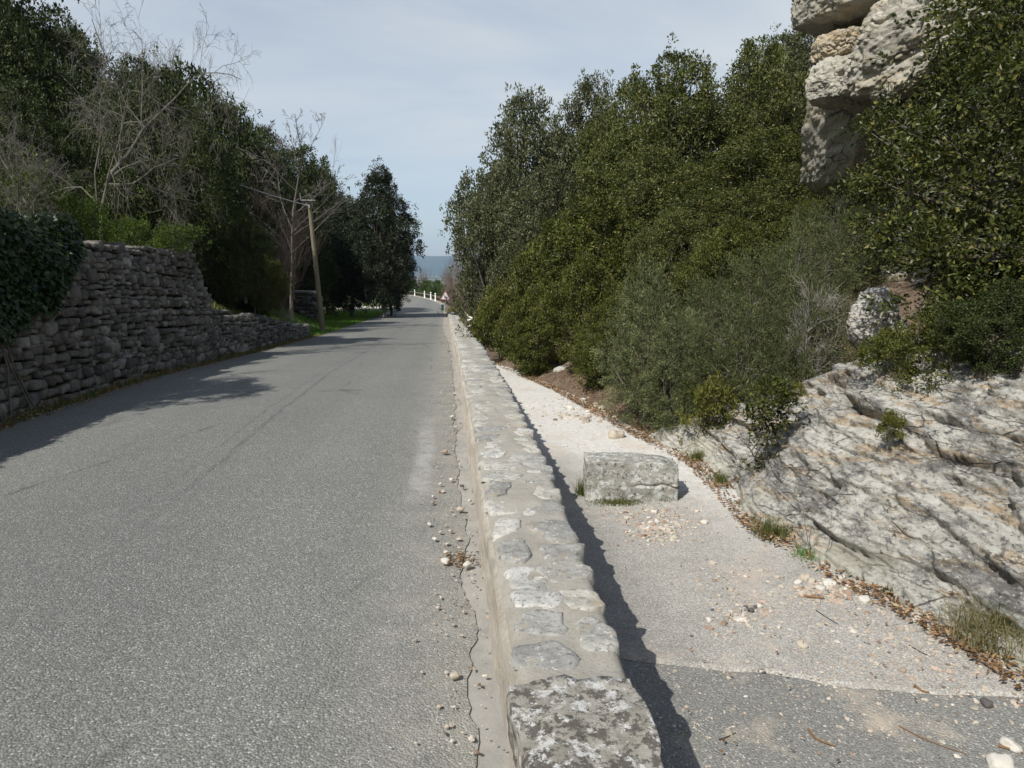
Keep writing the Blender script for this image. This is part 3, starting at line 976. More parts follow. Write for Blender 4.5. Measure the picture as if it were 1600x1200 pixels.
def clusters(rng, lobes, n, lo=0.62, hi=1.06):
    """cluster centres on the shells of overlapping lobes, and their outward directions"""
    lobes = np.asarray(lobes, float)
    area = (lobes[:, 3] * lobes[:, 4]) ** 1.0
    out, dirs = [], []
    while len(out) < n:
        k = rng.choice(len(lobes), p=area / area.sum())
        d = rdir(rng, 1)[0]
        if d[2] < -0.75:
            continue
        c = lobes[k, :3] + d * lobes[k, 3:6] * rng.uniform(lo, hi)
        q = (c - lobes[:, :3]) / lobes[:, 3:6]
        r = np.linalg.norm(q, axis=1)
        r[k] = 9
        if r.min() < 0.62:
            continue
        out.append(c)
        dirs.append(d)
    return np.array(out), np.array(dirs)


def tone(me, k, n_cl, rng, lo=-0.38, hi=0.45):
    a = me.attributes.new('tone', 'FLOAT', 'POINT')
    t = rng.uniform(lo, hi, n_cl)
    a.data.foreach_set('value', np.repeat(t[k], 4).astype(np.float32))


def crown_mesh(name, mat, seed, lobes, n_cl, n_lf, cr, L, W, up=0.35, flat=0.75):
    rng = np.random.default_rng(seed)
    cc, dd = clusters(rng, lobes, n_cl)
    sz = rng.uniform(0.6, 1.45, n_cl)
    shoot = rng.random(n_cl) < 0.16
    cc = cc + dd * np.where(shoot, cr * rng.uniform(0.6, 2.6, n_cl), 0)[:, None]
    sz = np.where(shoot, sz * 0.7, sz)
    k = np.repeat(np.arange(n_cl), n_lf)
    k = k[rng.random(len(k)) < np.where(shoot, 0.5, 1.0)[k]]
    N = len(k)
    o = rng.normal(size=(N, 3))
    o = o / (np.linalg.norm(o, axis=1, keepdims=True)) * (rng.random((N, 1)) ** 0.45)
    o = o * np.array([1, 1, flat]) * (cr * sz[k])[:, None]
    c = cc[k] + o
    out = nrm(o + dd[k] * cr * 0.6)
    d = nrm(out * 0.8 + rdir(rng, N) * 0.9 + np.array([0, 0, 0.1]))
    n = nrm(out * 0.4 + np.array([0, 0, up]) + rdir(rng, N) * 0.75)
    v, f = leaf_quads(c, d, n, L * rng.uniform(0.6, 1.35, N), W * rng.uniform(0.6, 1.35, N))
    me = mesh_np(name, v, f, [mat])
    tone(me, k, n_cl, rng)
    return me, cc


def limb_mesh(name, mat, seed, base_r, fork_z, lobes, cc, n_sub=60, lean=(0, 0)):
    rng = np.random.default_rng(seed + 991)
    A = Acc()
    top = np.array([lean[0], lean[1], fork_z])
    t = np.linspace(0, 1, 6)[:, None]
    trunk = top * t + np.concatenate([rng.normal(0, 0.04, (6, 2)) * t, 0 * t], 1)
    A.tube(trunk, np.linspace(base_r * 1.25, base_r * 0.85, 6), 8)
    for lb in lobes:
        e = np.array(lb[:3])
        mid = (top + e) / 2 + rng.normal(0, 0.15, 3) - np.array([0, 0, 0.1])
        pts = np.array([top * (1 - s) ** 2 + 2 * mid * s * (1 - s) + e * s * s for s in np.linspace(0, 1, 6)])
        A.tube(pts, np.linspace(base_r * 0.6, base_r * 0.2, 6), 6)
        near = np.argsort(np.linalg.norm(cc - e, axis=1))[: max(2, n_sub // len(lobes))]
        for q in near:
            b = pts[rng.integers(2, 6)]
            m = (b + cc[q]) / 2 + rng.normal(0, 0.1, 3)
            A.tube([b, m, cc[q]], [base_r * 0.16, base_r * 0.09, base_r * 0.03], 4, False)
    return A.mesh(name, mat, True)


def round_lobes(seed, n, cz, R_, rz_, r0, r1, low=0.0):
    rng = np.random.default_rng(seed)
    L = []
    for k in range(n):
        d = rdir(rng, 1)[0]
        if k == 0:
            d = np.array([0, 0, 0.0])
        s = rng.uniform(0.45, 0.85)
        r = rng.uniform(r0, r1)
        L.append([d[0] * R_ * s, d[1] * R_ * s, cz + d[2] * rz_ * s - low * 0, r, r, r * rng.uniform(0.75, 0.95)])
    return L


PROTO = {}


def make_tree(kind, name, cat, seed, mat, lobes, n_cl, n_lf, cr, L, W, base_r=0.14, fork_z=1.5, bark='bark', up=0.35, flat=0.75, crown='crown', stem='trunk'):
    """prototype kept aside as meshes: trunk mesh and crown mesh"""
    cm, cc = crown_mesh(kind + '_crown', M[mat], seed, lobes, n_cl, n_lf, cr, L, W, up, flat)
    tm = limb_mesh(kind + '_trunk', M[bark], seed, base_r, fork_z, lobes, cc)
    co = np.empty(len(cm.vertices) * 3, np.float32)
    cm.vertices.foreach_get('co', co)
    co = co.reshape(-1, 3)
    b = (np.percentile(co, 0.5, axis=0), np.percentile(co, 99.5, axis=0))
    PROTO[kind] = dict(name=name, cat=cat, parts=[(stem, tm), (crown, cm)], lo=b[0], hi=b[1])


def stand(kind, label, loc, scale, rot, group=None, name=None, cat=None):
    P = PROTO[kind]
    o = empty(name or P['name'], loc, rot)
    o.scale = scale
    tag(o, label, cat or P['cat'], group)
    for nm, me in P['parts']:
        obj(nm, me, o)
    return o


def stand_px(kind, label, x0, x1, ytop, d, rot, group=None, name=None, base=None, sink=0.0, cat=None):
    """put a plant d metres deep so that it is as wide and as high as it measures there"""
    P = PROTO[kind]
    c = at((x0 + x1) / 2, ytop, d)
    zb = (land1(c[0], c[1]) if base is None else base) - sink
    H = c[2] - zb
    Wm = (x1 - x0) / F * d
    s = Wm / (0.5 * (P['hi'][0] - P['lo'][0] + P['hi'][1] - P['lo'][1]))
    sz = max(H / P['hi'][2], 0.55 * s)
    s = max(s, sz / 1.55)
    return stand(kind, label, (c[0], c[1], zb), (s, s, sz), rot, group, name, cat)


def branchy(seed, height, levels, n_child, spread, r0, droop=0.0, up=0.3, first=0.25, lean=(0, 0), wig=0.1, ratio=(0.45, 0.75), sides=(7, 5, 4, 3, 3), min_r=0.004):
    rng = np.random.default_rng(seed)
    trunk, twigs = Acc(), Acc()

    def grow(p, d, L, r, lev):
        K = 7 if lev < 2 else 5
        pts = [p]
        dd = d.copy()
        for k in range(K - 1):
            dd = nrm(dd + rng.normal(0, wig, 3) + np.array([0, 0, up * 0.12 - droop * 0.12 * lev]))
            pts.append(pts[-1] + dd * L / (K - 1))
        pts = np.array(pts)
        rr = np.linspace(r, max(r * 0.35, min_r * 0.6), K)
        (trunk if lev == 0 else twigs).tube(pts, rr, sides[min(lev, len(sides) - 1)], lev == 0)
        if lev >= levels:
            return
        nc = n_child[min(lev, len(n_child) - 1)]
        for q in range(nc):
            t = rng.uniform(first if lev == 0 else 0.2, 1.0)
            i = min(int(t * (K - 1)), K - 2)
            f = t * (K - 1) - i
            b = pts[i] * (1 - f) + pts[i + 1] * f
            ax = nrm(pts[i + 1] - pts[i])
            pr = nrm(np.cross(ax, rdir(rng, 1)[0]))
            a = rng.uniform(*spread)
            nd = nrm(ax * math.cos(a) + pr * math.sin(a))
            grow(b, nd, L * rng.uniform(*ratio) * (1 - 0.35 * t), max(r * 0.5 * (1 - 0.4 * t), min_r), lev + 1)
    grow(np.zeros(3), nrm(np.array([lean[0], lean[1], 1.0])), height, r0, 0)
    return trunk, twigs


def make_bare(kind, seed, bark, height, levels, n_child, spread, r0, name='bare_tree', cat='tree', twig=None, **kw):
    t, w = branchy(seed, height, levels, n_child, spread, r0, **kw)
    tm = t.mesh(kind + '_trunk', M[bark], True)
    wm = w.mesh(kind + '_branches', M[twig or bark], False)
    co = np.concatenate(w.v)
    PROTO[kind] = dict(name=name, cat=cat, parts=[('trunk', tm), ('branches', wm)], lo=np.percentile(co, 0.5, axis=0), hi=np.percentile(co, 99.7, axis=0))


def spray_mesh(name, mat, seed, lobes, n_sp, n_nd, SL, L, W, lift=0.25, droop=0.0, wood=None):
    """feathery sprays: every spray a short curved stem set with needles"""
    rng = np.random.default_rng(seed)
    cc, dd = clusters(rng, lobes, n_sp, 0.55, 1.02)
    k = np.repeat(np.arange(n_sp), n_nd)
    N = len(k)
    ax = nrm(dd + rdir(rng, n_sp) * 0.55 + np.array([0, 0, lift]))
    sl = SL * rng.uniform(0.6, 1.4, n_sp)
    t = rng.random(N)
    p = cc[k] + ax[k] * (t * sl[k])[:, None]
    side = nrm(np.cross(ax[k], rdir(rng, N)))
    rad = (0.22 * sl[k] * (1 - 0.6 * t) * rng.random(N) ** 0.7)[:, None]
    p = p + side * rad
    p[:, 2] -= droop * (t * sl[k]) ** 2
    d = nrm(ax[k] * 0.9 + side * 0.7 + rdir(rng, N) * 0.4)
    v, f = leaf_quads(p, d, nrm(side + rdir(rng, N) * 0.8), L * rng.uniform(0.5, 1.4, N), W, 0.1)
    me = mesh_np(name, v, f, [mat])
    tone(me, k, n_sp, rng)
    return me, cc


def make_spray(kind, name, cat, seed, mat, lobes, n_sp, n_nd, SL, L, W, bark='pale_bark', lift=0.25, droop=0.0, base_r=0.05, fork=0.5):
    cm, cc = spray_mesh(kind + '_foliage', M[mat], seed, lobes, n_sp, n_nd, SL, L, W, lift, droop)
    tm = limb_mesh(kind + '_stem', M[bark], seed, base_r, fork, lobes, cc, 90)
    co = np.empty(len(cm.vertices) * 3, np.float32)
    cm.vertices.foreach_get('co', co)
    co = co.reshape(-1, 3)
    PROTO[kind] = dict(name=name, cat=cat, parts=[('stem', tm), ('foliage', cm)], lo=np.percentile(co, 0.5, axis=0), hi=np.percentile(co, 99.5, axis=0))


def blades(rng, pts, hgt, wid, lean=0.5):
    """grass blades as two bent quads each"""
    N = len(pts)
    a = rng.uniform(0, 2 * math.pi, N)
    h = hgt * rng.uniform(0.5, 1.3, N)
    d = np.stack([np.cos(a), np.sin(a), 0 * a], -1)
    s = np.stack([-np.sin(a), np.cos(a), 0 * a], -1) * (wid * rng.uniform(0.6, 1.3, N))[:, None] * 0.5
    ln = (lean * rng.random(N))[:, None] * h[:, None]
    m = pts + d * ln * 0.35 + np.array([0, 0, 1]) * h[:, None] * 0.6
    t = pts + d * ln + np.array([0, 0, 1]) * h[:, None] * (1 - 0.35 * lean * rng.random(N)[:, None])
    v = np.stack([pts - s, pts + s, m + s * 0.7, m - s * 0.7, t], 1).reshape(-1, 3)
    b = np.arange(N)[:, None] * 5
    return v, [b + np.array([[0, 1, 2, 3]]), b + np.array([[3, 2, 4]])]


# ------------------------------------------------------------------ plant prototypes
def bushy(seed, n, H, R_, r0, r1, z0=0.5, peak=0.42):
    """lobes of a crown that is leafy down to the ground"""
    rng = np.random.default_rng(seed)
    L = []
    for k in range(n):
        t = (k + rng.random()) / n
        z = z0 + r0 * 0.6 + (H - z0 - r0 * 1.3) * t
        prof = (t / peak) ** 0.5 if t < peak else (1 - ((t - peak) / (1 - peak)) ** 2.6)
        a = k * 2.4 + rng.uniform(-0.6, 0.6)
        r = rng.uniform(r0, r1) * (1 - 0.28 * t)
        q = max(0.0, R_ * max(prof, 0.12) - r * 0.8) * rng.uniform(0.75, 1.1)
        L.append([q * math.cos(a), q * math.sin(a), z, r, r, r * rng.uniform(0.75, 0.95)])
    L.append([0, 0, H * 0.45, R_ * 0.6, R_ * 0.6, H * 0.3])
    return L


make_tree('oak1', 'holm_oak', 'tree', 1, 'oak', bushy(1, 26, 8.0, 3.4, 1.0, 1.5), 1350, 40, 0.29, 0.125, 0.068, fork_z=1.2)
make_tree('oak2', 'holm_oak', 'tree', 2, 'oak', bushy(2, 24, 7.4, 3.5, 1.0, 1.6), 1350, 40, 0.29, 0.125, 0.068, fork_z=1.2)
make_tree('oak3', 'holm_oak', 'tree', 3, 'oak_grey', bushy(3, 28, 8.4, 3.3, 0.95, 1.5), 1350, 40, 0.29, 0.125, 0.064, fork_z=1.2)
make_tree('oak4', 'holm_oak', 'tree', 4, 'oak_grey', bushy(4, 24, 7.6, 3.2, 0.95, 1.5), 1350, 40, 0.29, 0.125, 0.064, fork_z=1.2)
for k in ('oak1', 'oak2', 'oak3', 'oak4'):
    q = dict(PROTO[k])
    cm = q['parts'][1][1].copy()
    cm.materials[0] = M['oak_dark']  # same oak crown, its shade given by the darker leaf colour
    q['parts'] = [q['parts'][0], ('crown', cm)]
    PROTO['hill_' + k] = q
make_tree('box1', 'box_shrub', 'shrub', 5, 'box', bushy(5, 18, 3.0, 1.6, 0.5, 0.8, 0.05), 760, 48, 0.16, 0.065, 0.038, 0.05, 0.5, stem='stem', crown='foliage')
make_tree('box2', 'box_shrub', 'shrub', 6, 'box', bushy(6, 16, 2.7, 1.65, 0.5, 0.8, 0.05), 720, 48, 0.16, 0.065, 0.038, 0.05, 0.5, stem='stem', crown='foliage')
make_tree('dark1', 'evergreen_tree', 'tree', 7, 'dark', bushy(7, 30, 9.6, 3.1, 0.9, 1.4, 0.7, 0.36), 1500, 40, 0.32, 0.15, 0.075)
make_tree('dark2', 'evergreen_tree', 'tree', 8, 'dark', bushy(8, 24, 7.2, 3.0, 0.9, 1.5, 0.5), 1250, 40, 0.32, 0.15, 0.075)
make_tree('yell', 'yellow_green_shrub', 'shrub', 9, 'yellow', round_lobes(9, 6, 0.36, 0.25, 0.2, 0.14, 0.22), 70, 60, 0.07, 0.035, 0.017, 0.012, 0.12, stem='stem', crown='foliage')
make_tree('hedge', 'hedge_shrub', 'shrub', 10, 'hedge', bushy(10, 12, 2.8, 1.6, 0.6, 0.9, 0.05), 260, 50, 0.3, 0.13, 0.07, 0.06, 0.4, stem='stem', crown='foliage')
make_spray('jun1', 'juniper', 'shrub', 11, 'juniper', bushy(11, 20, 2.5, 1.15, 0.32, 0.55, 0.05), 1100, 56, 0.30, 0.045, 0.014)
make_spray('heath1', 'feathery_shrub', 'shrub', 12, 'heath', bushy(12, 18, 1.8, 1.5, 0.38, 0.6, 0.03), 620, 56, 0.40, 0.055, 0.013, lift=0.05, droop=0.5, base_r=0.07)
make_spray('heath2', 'feathery_shrub', 'shrub', 13, 'heath', bushy(13, 17, 1.8, 1.45, 0.38, 0.6, 0.03), 600, 56, 0.44, 0.055, 0.013, lift=0.0, droop=0.4, base_r=0.07)
make_bare('bare1', 31, 'pale_bark', 5.0, 4, (9, 7, 6, 4), (0.4, 1.1), 0.10, first=0.15, up=0.5, wig=0.12)
make_bare('bare2', 32, 'lichen_bark', 4.4, 4, (11, 8, 6, 4), (0.5, 1.25), 0.055, first=0.1, up=0.1, droop=0.25, wig=0.2)
make_bare('bare3', 33, 'pale_bark', 8.0, 4, (16, 6, 5, 4), (0.35, 0.95), 0.055, first=0.40, up=0.5, wig=0.06, ratio=(0.30, 0.5), min_r=0.006)
make_bare('brush', 34, 'twig', 3.0, 3, (16, 8, 5), (0.15, 0.6), 0.03, name='bare_shrub', cat='shrub', first=0.02, up=0.9, wig=0.08, ratio=(0.6, 0.95), min_r=0.006)
make_bare('pale_brush', 36, 'dead_grey', 2.2, 3, (14, 8, 5), (0.3, 1.0), 0.022, name='dead_shrub', cat='shrub', first=0.05, up=0.3, wig=0.16, ratio=(0.5, 0.85), min_r=0.003)
make_bare('brush2', 35, 'twig', 2.6, 3, (18, 8, 5), (0.3, 0.9), 0.03, name='bare_shrub', cat='shrub', first=0.02, up=0.5, wig=0.14, ratio=(0.5, 0.9), min_r=0.006)
make_tree('bramble', 'bramble_bush', 'shrub', 14, 'bright', round_lobes(14, 8, 0.7, 0.75, 0.5, 0.3, 0.5), 110, 34, 0.2, 0.075, 0.045, 0.02, 0.2, stem='stem', crown='foliage')
make_tree('sapl', 'oak_sapling', 'sapling', 15, 'near_oak', [[0, 0, 0.95, 0.16, 0.14, 0.13], [-0.12, 0, 0.8, 0.12, 0.1, 0.1], [0.12, 0.02, 0.72, 0.13, 0.1, 0.1], [-0.03, 0, 0.6, 0.1, 0.1, 0.09], [0.06, 0, 0.42, 0.09, 0.09, 0.08], [-0.05, 0.02, 0.3, 0.08, 0.08, 0.08]], 100, 16, 0.055, 0.042, 0.02, 0.012, 0.35, stem='stem', crown='foliage')

# ------------------------------------------------------------------ right: outcrop and cliff
def outcrop():
    ysx = np.arange(-1.2, 8.2, 0.019)
    nv = 290
    v = np.linspace(0, 1, nv)
    top = lin(ysx, [(-2, 1.35), (4.2, 1.28), (5.2, 1.12), (6.1, 0.86), (6.6, 0.52), (7.3, 0.10), (7.9, -0.22), (8.2, -0.4)])
    foot = xf(ysx) + 0.0 + 0.08 * fbm(np.stack([ysx * 1.3, 0 * ysx, 0 * ysx], -1), 3, 51)
    zb = zp(ysx) - 0.10
    Yg = np.repeat(ysx[:, None], nv, 1)
    up = np.clip(v / 0.74, 0, 1)[None]
    back = np.clip((v - 0.74) / 0.26, 0, 1)[None]
    H = (top - zb)[:, None]
    Zg = zb[:, None] + H * up + 0.10 * np.sin(back * math.pi / 2) + 0.35 * back
    Xg = foot[:, None] + H * (up ** 1.15) / 1.08 + 1.7 * back
    P = np.stack([Xg, Yg, Zg], -1).reshape(-1, 3)
    s = P[:, 2] - 0.085 * P[:, 1] + 0.07 * fbm(P * np.array([1.2, 1.0, 1.2]), 4, 61)
    low = 1 - sst(0.05, 0.40, (P[:, 2] - np.repeat(zb, nv)) + 0.35 * fbm(P * 1.5, 3, 95))
    d = np.zeros(len(P))
    for h, a, sd in ((0.24, 0.10, 1), (0.095, 0.050, 2), (0.038, 0.022, 3)):
        t = s / h + 0.8 * fbm(P * np.array([1.8, 0.9, 1.8]), 4, 70 + sd)
        k = np.floor(t)
        fr = t - k
        am = vn(np.stack([k * 3.7, P[:, 1] * 0.28 / h, P[:, 0] * 0.2 / h + sd], -1), 80 + sd)
        prof = np.where(fr < 0.10, fr / 0.10, 1 - 0.85 * (fr - 0.10) / 0.90)
        d += a * (prof - 0.5) * np.clip(am * 2.4 - 0.75, 0.0, 1.5)
    for h, a, fy, sd in ((0.24, 0.075, 1.5, 21), (0.10, 0.040, 3.2, 22), (0.05, 0.018, 6.0, 23)):
        t = s / h + 0.5 * fbm(P * np.array([1.8, 0.9, 1.8]), 4, 70 + sd)
        k = np.floor(t)
        jt = _h(k.astype(np.int64), 0 * k.astype(np.int64), 0 * k.astype(np.int64), sd)
        cy = P[:, 1] * fy + 7 * jt + 0.45 * fbm(P * np.array([3, 3, 6]), 4, 60 + sd) + 0.4 * (t - k)
        cid = np.floor(cy)
        rv = _h(k.astype(np.int64), cid.astype(np.int64), 0 * k.astype(np.int64), sd + 3)
        fr = cy - cid
        d += a * (rv - 0.5) - a * 0.5 * np.exp(-((np.minimum(fr, 1 - fr)) / 0.035) ** 2)
    q = np.stack([P[:, 0], P[:, 1], s * 3.0], -1)
    rid = 1 - 2 * np.abs(fbm(q * np.array([2.6, 2.2, 2.6]), 4, 31))
    d += 0.10 * fbm(P * np.array([1.3, 1.0, 1.3]), 3, 91) - 0.03 * np.clip(rid - 0.7, 0, 1) / 0.3
    d += 0.030 * fbm(P * np.array([5, 3.5, 7]), 5, 92, 0.6) + 0.020 * fbm(P * np.array([16, 12, 20]), 4, 93, 0.62)
    d = d * (1 - 0.6 * low) + 0.02 * low
    ck = P[:, 2] - (0.50 + 0.115 * (P[:, 1] - 4.5)) + 0.07 * fbm(P * np.array([2, 2.4, 2]), 5, 97)
    wy = sst(2.2, 3.2, P[:, 1]) * (1 - sst(6.0, 6.5, P[:, 1])) * (0.35 + 0.9 * vn(P * np.array([0, 1.7, 0]), 98))
    d -= 0.16 * np.exp(-(ck / 0.024) ** 2) * wy
    d += 0.06 * np.exp(-((ck - 0.06) / 0.04) ** 2) * wy
    upk = np.repeat((1 - 0.6 * back), len(ysx), 0).ravel()
    P = P + (d * upk)[:, None] * np.array([-0.74, -0.05, 0.60])
    o = obj('rock_outcrop', mesh_np('rock_outcrop', P, grid_faces(len(ysx), nv), [M['outcrop']], smooth=True))
    tag(o, 'layered grey white limestone outcrop rising from the right edge of the path', 'rock')


outcrop()


def lump(A, c, half, rough=0.4, amp=0.14, freq=1.6, seed=0, n=42, rot=0.0, tilt=0.0, shear=(0, 0)):
    v, f = cube_shell(n)
    p = v * (1 - rough) + nrm(v) * 1.25 * rough
    p = p * np.asarray(half)
    q = p + seed * 11.3
    nn = nrm(v)
    rdg = 1 - np.abs(fbm(q * freq, 4, seed + 7)) * 2
    d = fbm(q * freq * 0.6, 3, seed) * amp * 0.9 - (np.clip(rdg, 0.9, 1) - 0.9) * amp * 4 + fbm(q * np.array([1, 1, 1.6]) * freq * 3, 5, seed + 3, 0.65) * amp * 0.55 + fbm(q * freq * 14, 3, seed + 5) * amp * 0.12
    p = p + nn * d[:, None]
    p = p - p[:, 2:3] * np.array([shear[0], shear[1], 0])
    ct, st = math.cos(tilt), math.sin(tilt)
    p = p @ np.array([[ct, 0, st], [0, 1, 0], [-st, 0, ct]]).T
    A.add(p @ rz(rot).T + np.asarray(c), f)


def cliff():
    root = empty('rock_cliff', at(1400, 330, 10))
    tag(root, 'overhanging pale limestone crag above the trees at the upper right', 'cliff')
    off = np.array(root.location)
    A = Acc()
    lump(A, at(1388, -34, 10.0) - off, (0.98, 1.1, 0.60), 0.62, 0.18, 1.2, 3, 100, 0.2, 0.06)
    lump(A, at(1500, -60, 10.0) - off, (1.1, 1.1, 0.75), 0.7, 0.16, 1.3, 4, 80, 0.5)
    obj('overhanging_ledge', A.mesh('cliff_ledge', M['cliff'], True), root)
    A = Acc()
    lump(A, at(1430, 62, 9.0) - off, (0.46, 0.6, 0.57), 0.64, 0.2, 1.4, 5, 90, 0.35, -0.3, (-0.15, 0.25))
    lump(A, at(1505, 40, 9.0) - off, (0.58, 0.62, 0.56), 0.64, 0.2, 1.5, 6, 80, 0.1, 0.3, (0.1, 0.3))
    lump(A, at(1326, 128, 9.9) - off, (0.33, 0.45, 0.27), 0.5, 0.12, 2.0, 9, 80, 0.4, 0.12)
    lump(A, at(1342, 195, 11.0) - off, (0.60, 0.7, 0.90), 0.55, 0.14, 1.4, 12, 70, 0.2, 0, (0.55, 0.75))
    lump(A, at(1405, 110, 10.7) - off, (0.80, 0.6, 1.0), 0.6, 0.16, 1.4, 14, 70, 0.2, 0, (0, 0.5))
    B = Acc()
    lump(B, at(1318, 73, 10.1) - off, (0.29, 0.4, 0.16), 0.42, 0.09, 2.4, 8, 70, 0.25, -0.08)
    o = obj('tan_block', B.mesh('cliff_block', M['cliff_tan'], True), root)
    o['label'] = 'smaller ochre tan block wedged under the ledge'
    obj('buttress', A.mesh('cliff_buttress', M['cliff'], True), root)
    A = Acc()
    lump(A, at(1620, 100, 13.5) - off, (3.0, 2.6, 4.6), 0.5, 0.6, 0.6, 15, 70)
    lump(A, at(1470, 310, 12.4) - off, (1.4, 1.2, 1.6), 0.5, 0.4, 1.0, 17, 60)
    lump(A, at(1720, 420, 10.5) - off, (2.6, 1.8, 2.2), 0.4, 0.5, 0.8, 19, 60)
    obj('rock_mass', A.mesh('cliff_mass', M['cliff'], True), root)


cliff()
A = Acc()
lump(A, (0.05, 0, 0.0), (0.24, 0.3, 0.34), 0.85, 0.12, 3.0, 23, 60, 0, 0.3)
lump(A, (0.16, -0.05, -0.28), (0.3, 0.3, 0.22), 0.8, 0.1, 3.0, 24, 50, 0.4)
o = obj('pale_rock', A.mesh('pale_rock', M['rock'], True), None, at(1362, 492, 7.6))
o.scale = (0.72, 0.8, 0.8)
tag(o, 'bare whitish rock showing between the bushes above the outcrop', 'rock')
A = Acc()
lump(A, (0, 0, 0.05), (0.22, 0.2, 0.14), 0.5, 0.08, 4, 29, 26)
c = on_z(884, 590, float(zp(12.5)))
o = obj('boulder', A.mesh('boulder', M['rock'], True), None, c)
tag(o, 'small grey boulder at the foot of the bushes on the far path edge', 'rock')

# ------------------------------------------------------------------ right: trees
stand_px('oak3', 'tall grey green holm oak nearest the road gap, leftmost of the right hand trees', 712, 930, 152, 27, 0.3, base=-2.5)
stand_px('oak4', 'grey green holm oak with a double top behind the tall leftmost one', 845, 1010, 128, 31, 1.9)
stand_px('oak1', 'broad mid green holm oak in the middle of the right hand slope', 930, 1180, 92, 23, 0.9)
stand_px('oak2', 'mid green holm oak left of the crag with its top against the sky', 1085, 1290, 70, 24, 2.2)
stand_px('oak4', 'dark holm oak rising highest beside the overhanging crag', 1190, 1370, 12, 27, 4.0)
stand_px('oak1', 'holm oak with spreading crown below the left side of the crag', 1060, 1340, 205, 16, 3.6)
stand_px('oak2', 'holm oak crown above the round box shrub', 860, 1080, 215, 20, 5.1)
stand_px('oak3', 'small grey holm oak bulging out low over the far end of the parapet', 704, 870, 265, 24, 4.4, base=-2.5)
stand_px('box1', 'big rounded yellow green box shrub beside the far path', 828, 1035, 310, 15.5, 0.4)
stand_px('box2', 'dull green box shrub left of the big rounded one', 765, 890, 395, 16.5, 1.7, base=-1.3)
stand_px('box1', 'low dark green shrub overhanging the far end of the path', 785, 890, 452, 14.0, 3.3, base=-0.65)
stand_px('box2', 'leafy green shrub behind the grey juniper', 850, 985, 400, 12.5, 4.5)
stand_px('oak2', 'small holm oak between the juniper and the big crowns', 985, 1130, 330, 13.5, 0.2, name='young_oak')
stand_px('jun1', 'grey green juniper leaning out over the white path', 935, 1090, 415, 8.8, 0.5, base=-0.42)
stand_px('jun1', 'lower juniper spreading to the right of the leaning one', 990, 1140, 500, 8.3, 2.8, base=-0.38)
stand_px('heath1', 'feathery grey green shrub on the slope right of the junipers', 1075, 1270, 398, 9.2, 0.8)
stand_px('heath2', 'feathery shrub directly above the top of the outcrop', 1160, 1350, 345, 9.6, 2.0)
stand_px('heath1', 'low feathery shrub at the left shoulder of the outcrop', 1060, 1250, 470, 8.0, 4.0)
stand_px('heath2', 'grey feathery shrub below the crag beside the near oak', 1230, 1400, 300, 10.8, 5.2)
stand_px('box2', 'sparse yellowish shrub growing on top of the outcrop', 1375, 1565, 478, 5.4, 0.9, base=0.62)
stand_px('box1', 'dark shrub under the near oak at the right edge', 1500, 1720, 380, 5.6, 2.6)
stand_px('yell', 'small bright yellow green shrub at the foot of the junipers', 1082, 1150, 585, 7.5, 0.3, base=float(land1(2.75, 7.2)) - 0.05)
stand_px('yell', 'small yellowish shrub hanging on the left corner of the outcrop', 1180, 1262, 592, 6.1, 1.3, base=0.42)
c = on_z(1216, 775, -0.36)
stand('sapl', 'thin oak sapling growing against the outcrop foot', c + np.array([-0.20, -0.14, 0]), (1.15, 1.15, 1.02), 0.5)
stand_px('yell', 'little green sprig rooted in the bedding crack of the outcrop', 1370, 1420, 640, 4.9, 2.3, base=0.42, name='rock_sprig', cat='plant')


stand_px('hill_oak2', 'dark shrub drooping over the top of the outcrop at the right edge', 1490, 1690, 440, 4.9, 2.2, base=0.85, name='oak_bush', cat='shrub')
stand_px('oak4', 'shadowed oak behind the close oak at the right edge', 1430, 1720, -60, 8.5, 1.2)
stand_px('oak2', 'dark oak low behind the close oak at the right edge', 1480, 1760, 300, 7.4, 3.0)


def near_oak():
    pts = [(1560, 40, 5.8, .55), (1560, 110, 6.0, .40), (1620, 150, 5.4, .6), (1530, 170, 5.9, .5), (1460, 205, 6.3, .34), (1400, 190, 6.6, .22), (1365, 205, 6.8, .16),
           (1590, 280, 5.5, .55), (1500, 290, 5.9, .45), (1420, 275, 6.3, .3), (1365, 285, 6.6, .2), (1560, 400, 5.4, .5), (1480, 400, 5.8, .4), (1415, 385, 6.1, .3), (1370, 345, 6.4, .22),
           (1440, 470, 5.9, .26), (1540, 490, 5.4, .36), (1640, 420, 5.2, .55), (1660, 20, 5.4, .6), (1585, -60, 6.0, .5), (1700, 280, 5.2, .6)]
    base = np.array([4.75, 4.3, land1(4.75, 4.3) - 0.1])
    root = empty('near_oak', base)
    tag(root, 'close leafy holm oak filling the upper right corner beside the crag', 'tree')
    lobes = [[*(at(a, b, d) - base), r, r, r * 0.85] for a, b, d, r in pts]
    cm, cc = crown_mesh('near_oak_crown', M['near_oak'], 50, lobes, 980, 34, 0.16, 0.052, 0.028, 0.4, 0.7)
    tm = limb_mesh('near_oak_trunk', M['bark'], 51, 0.075, 1.1, lobes, cc, 130)
    obj('trunk', tm, root)
    obj('crown', cm, root)


near_oak()

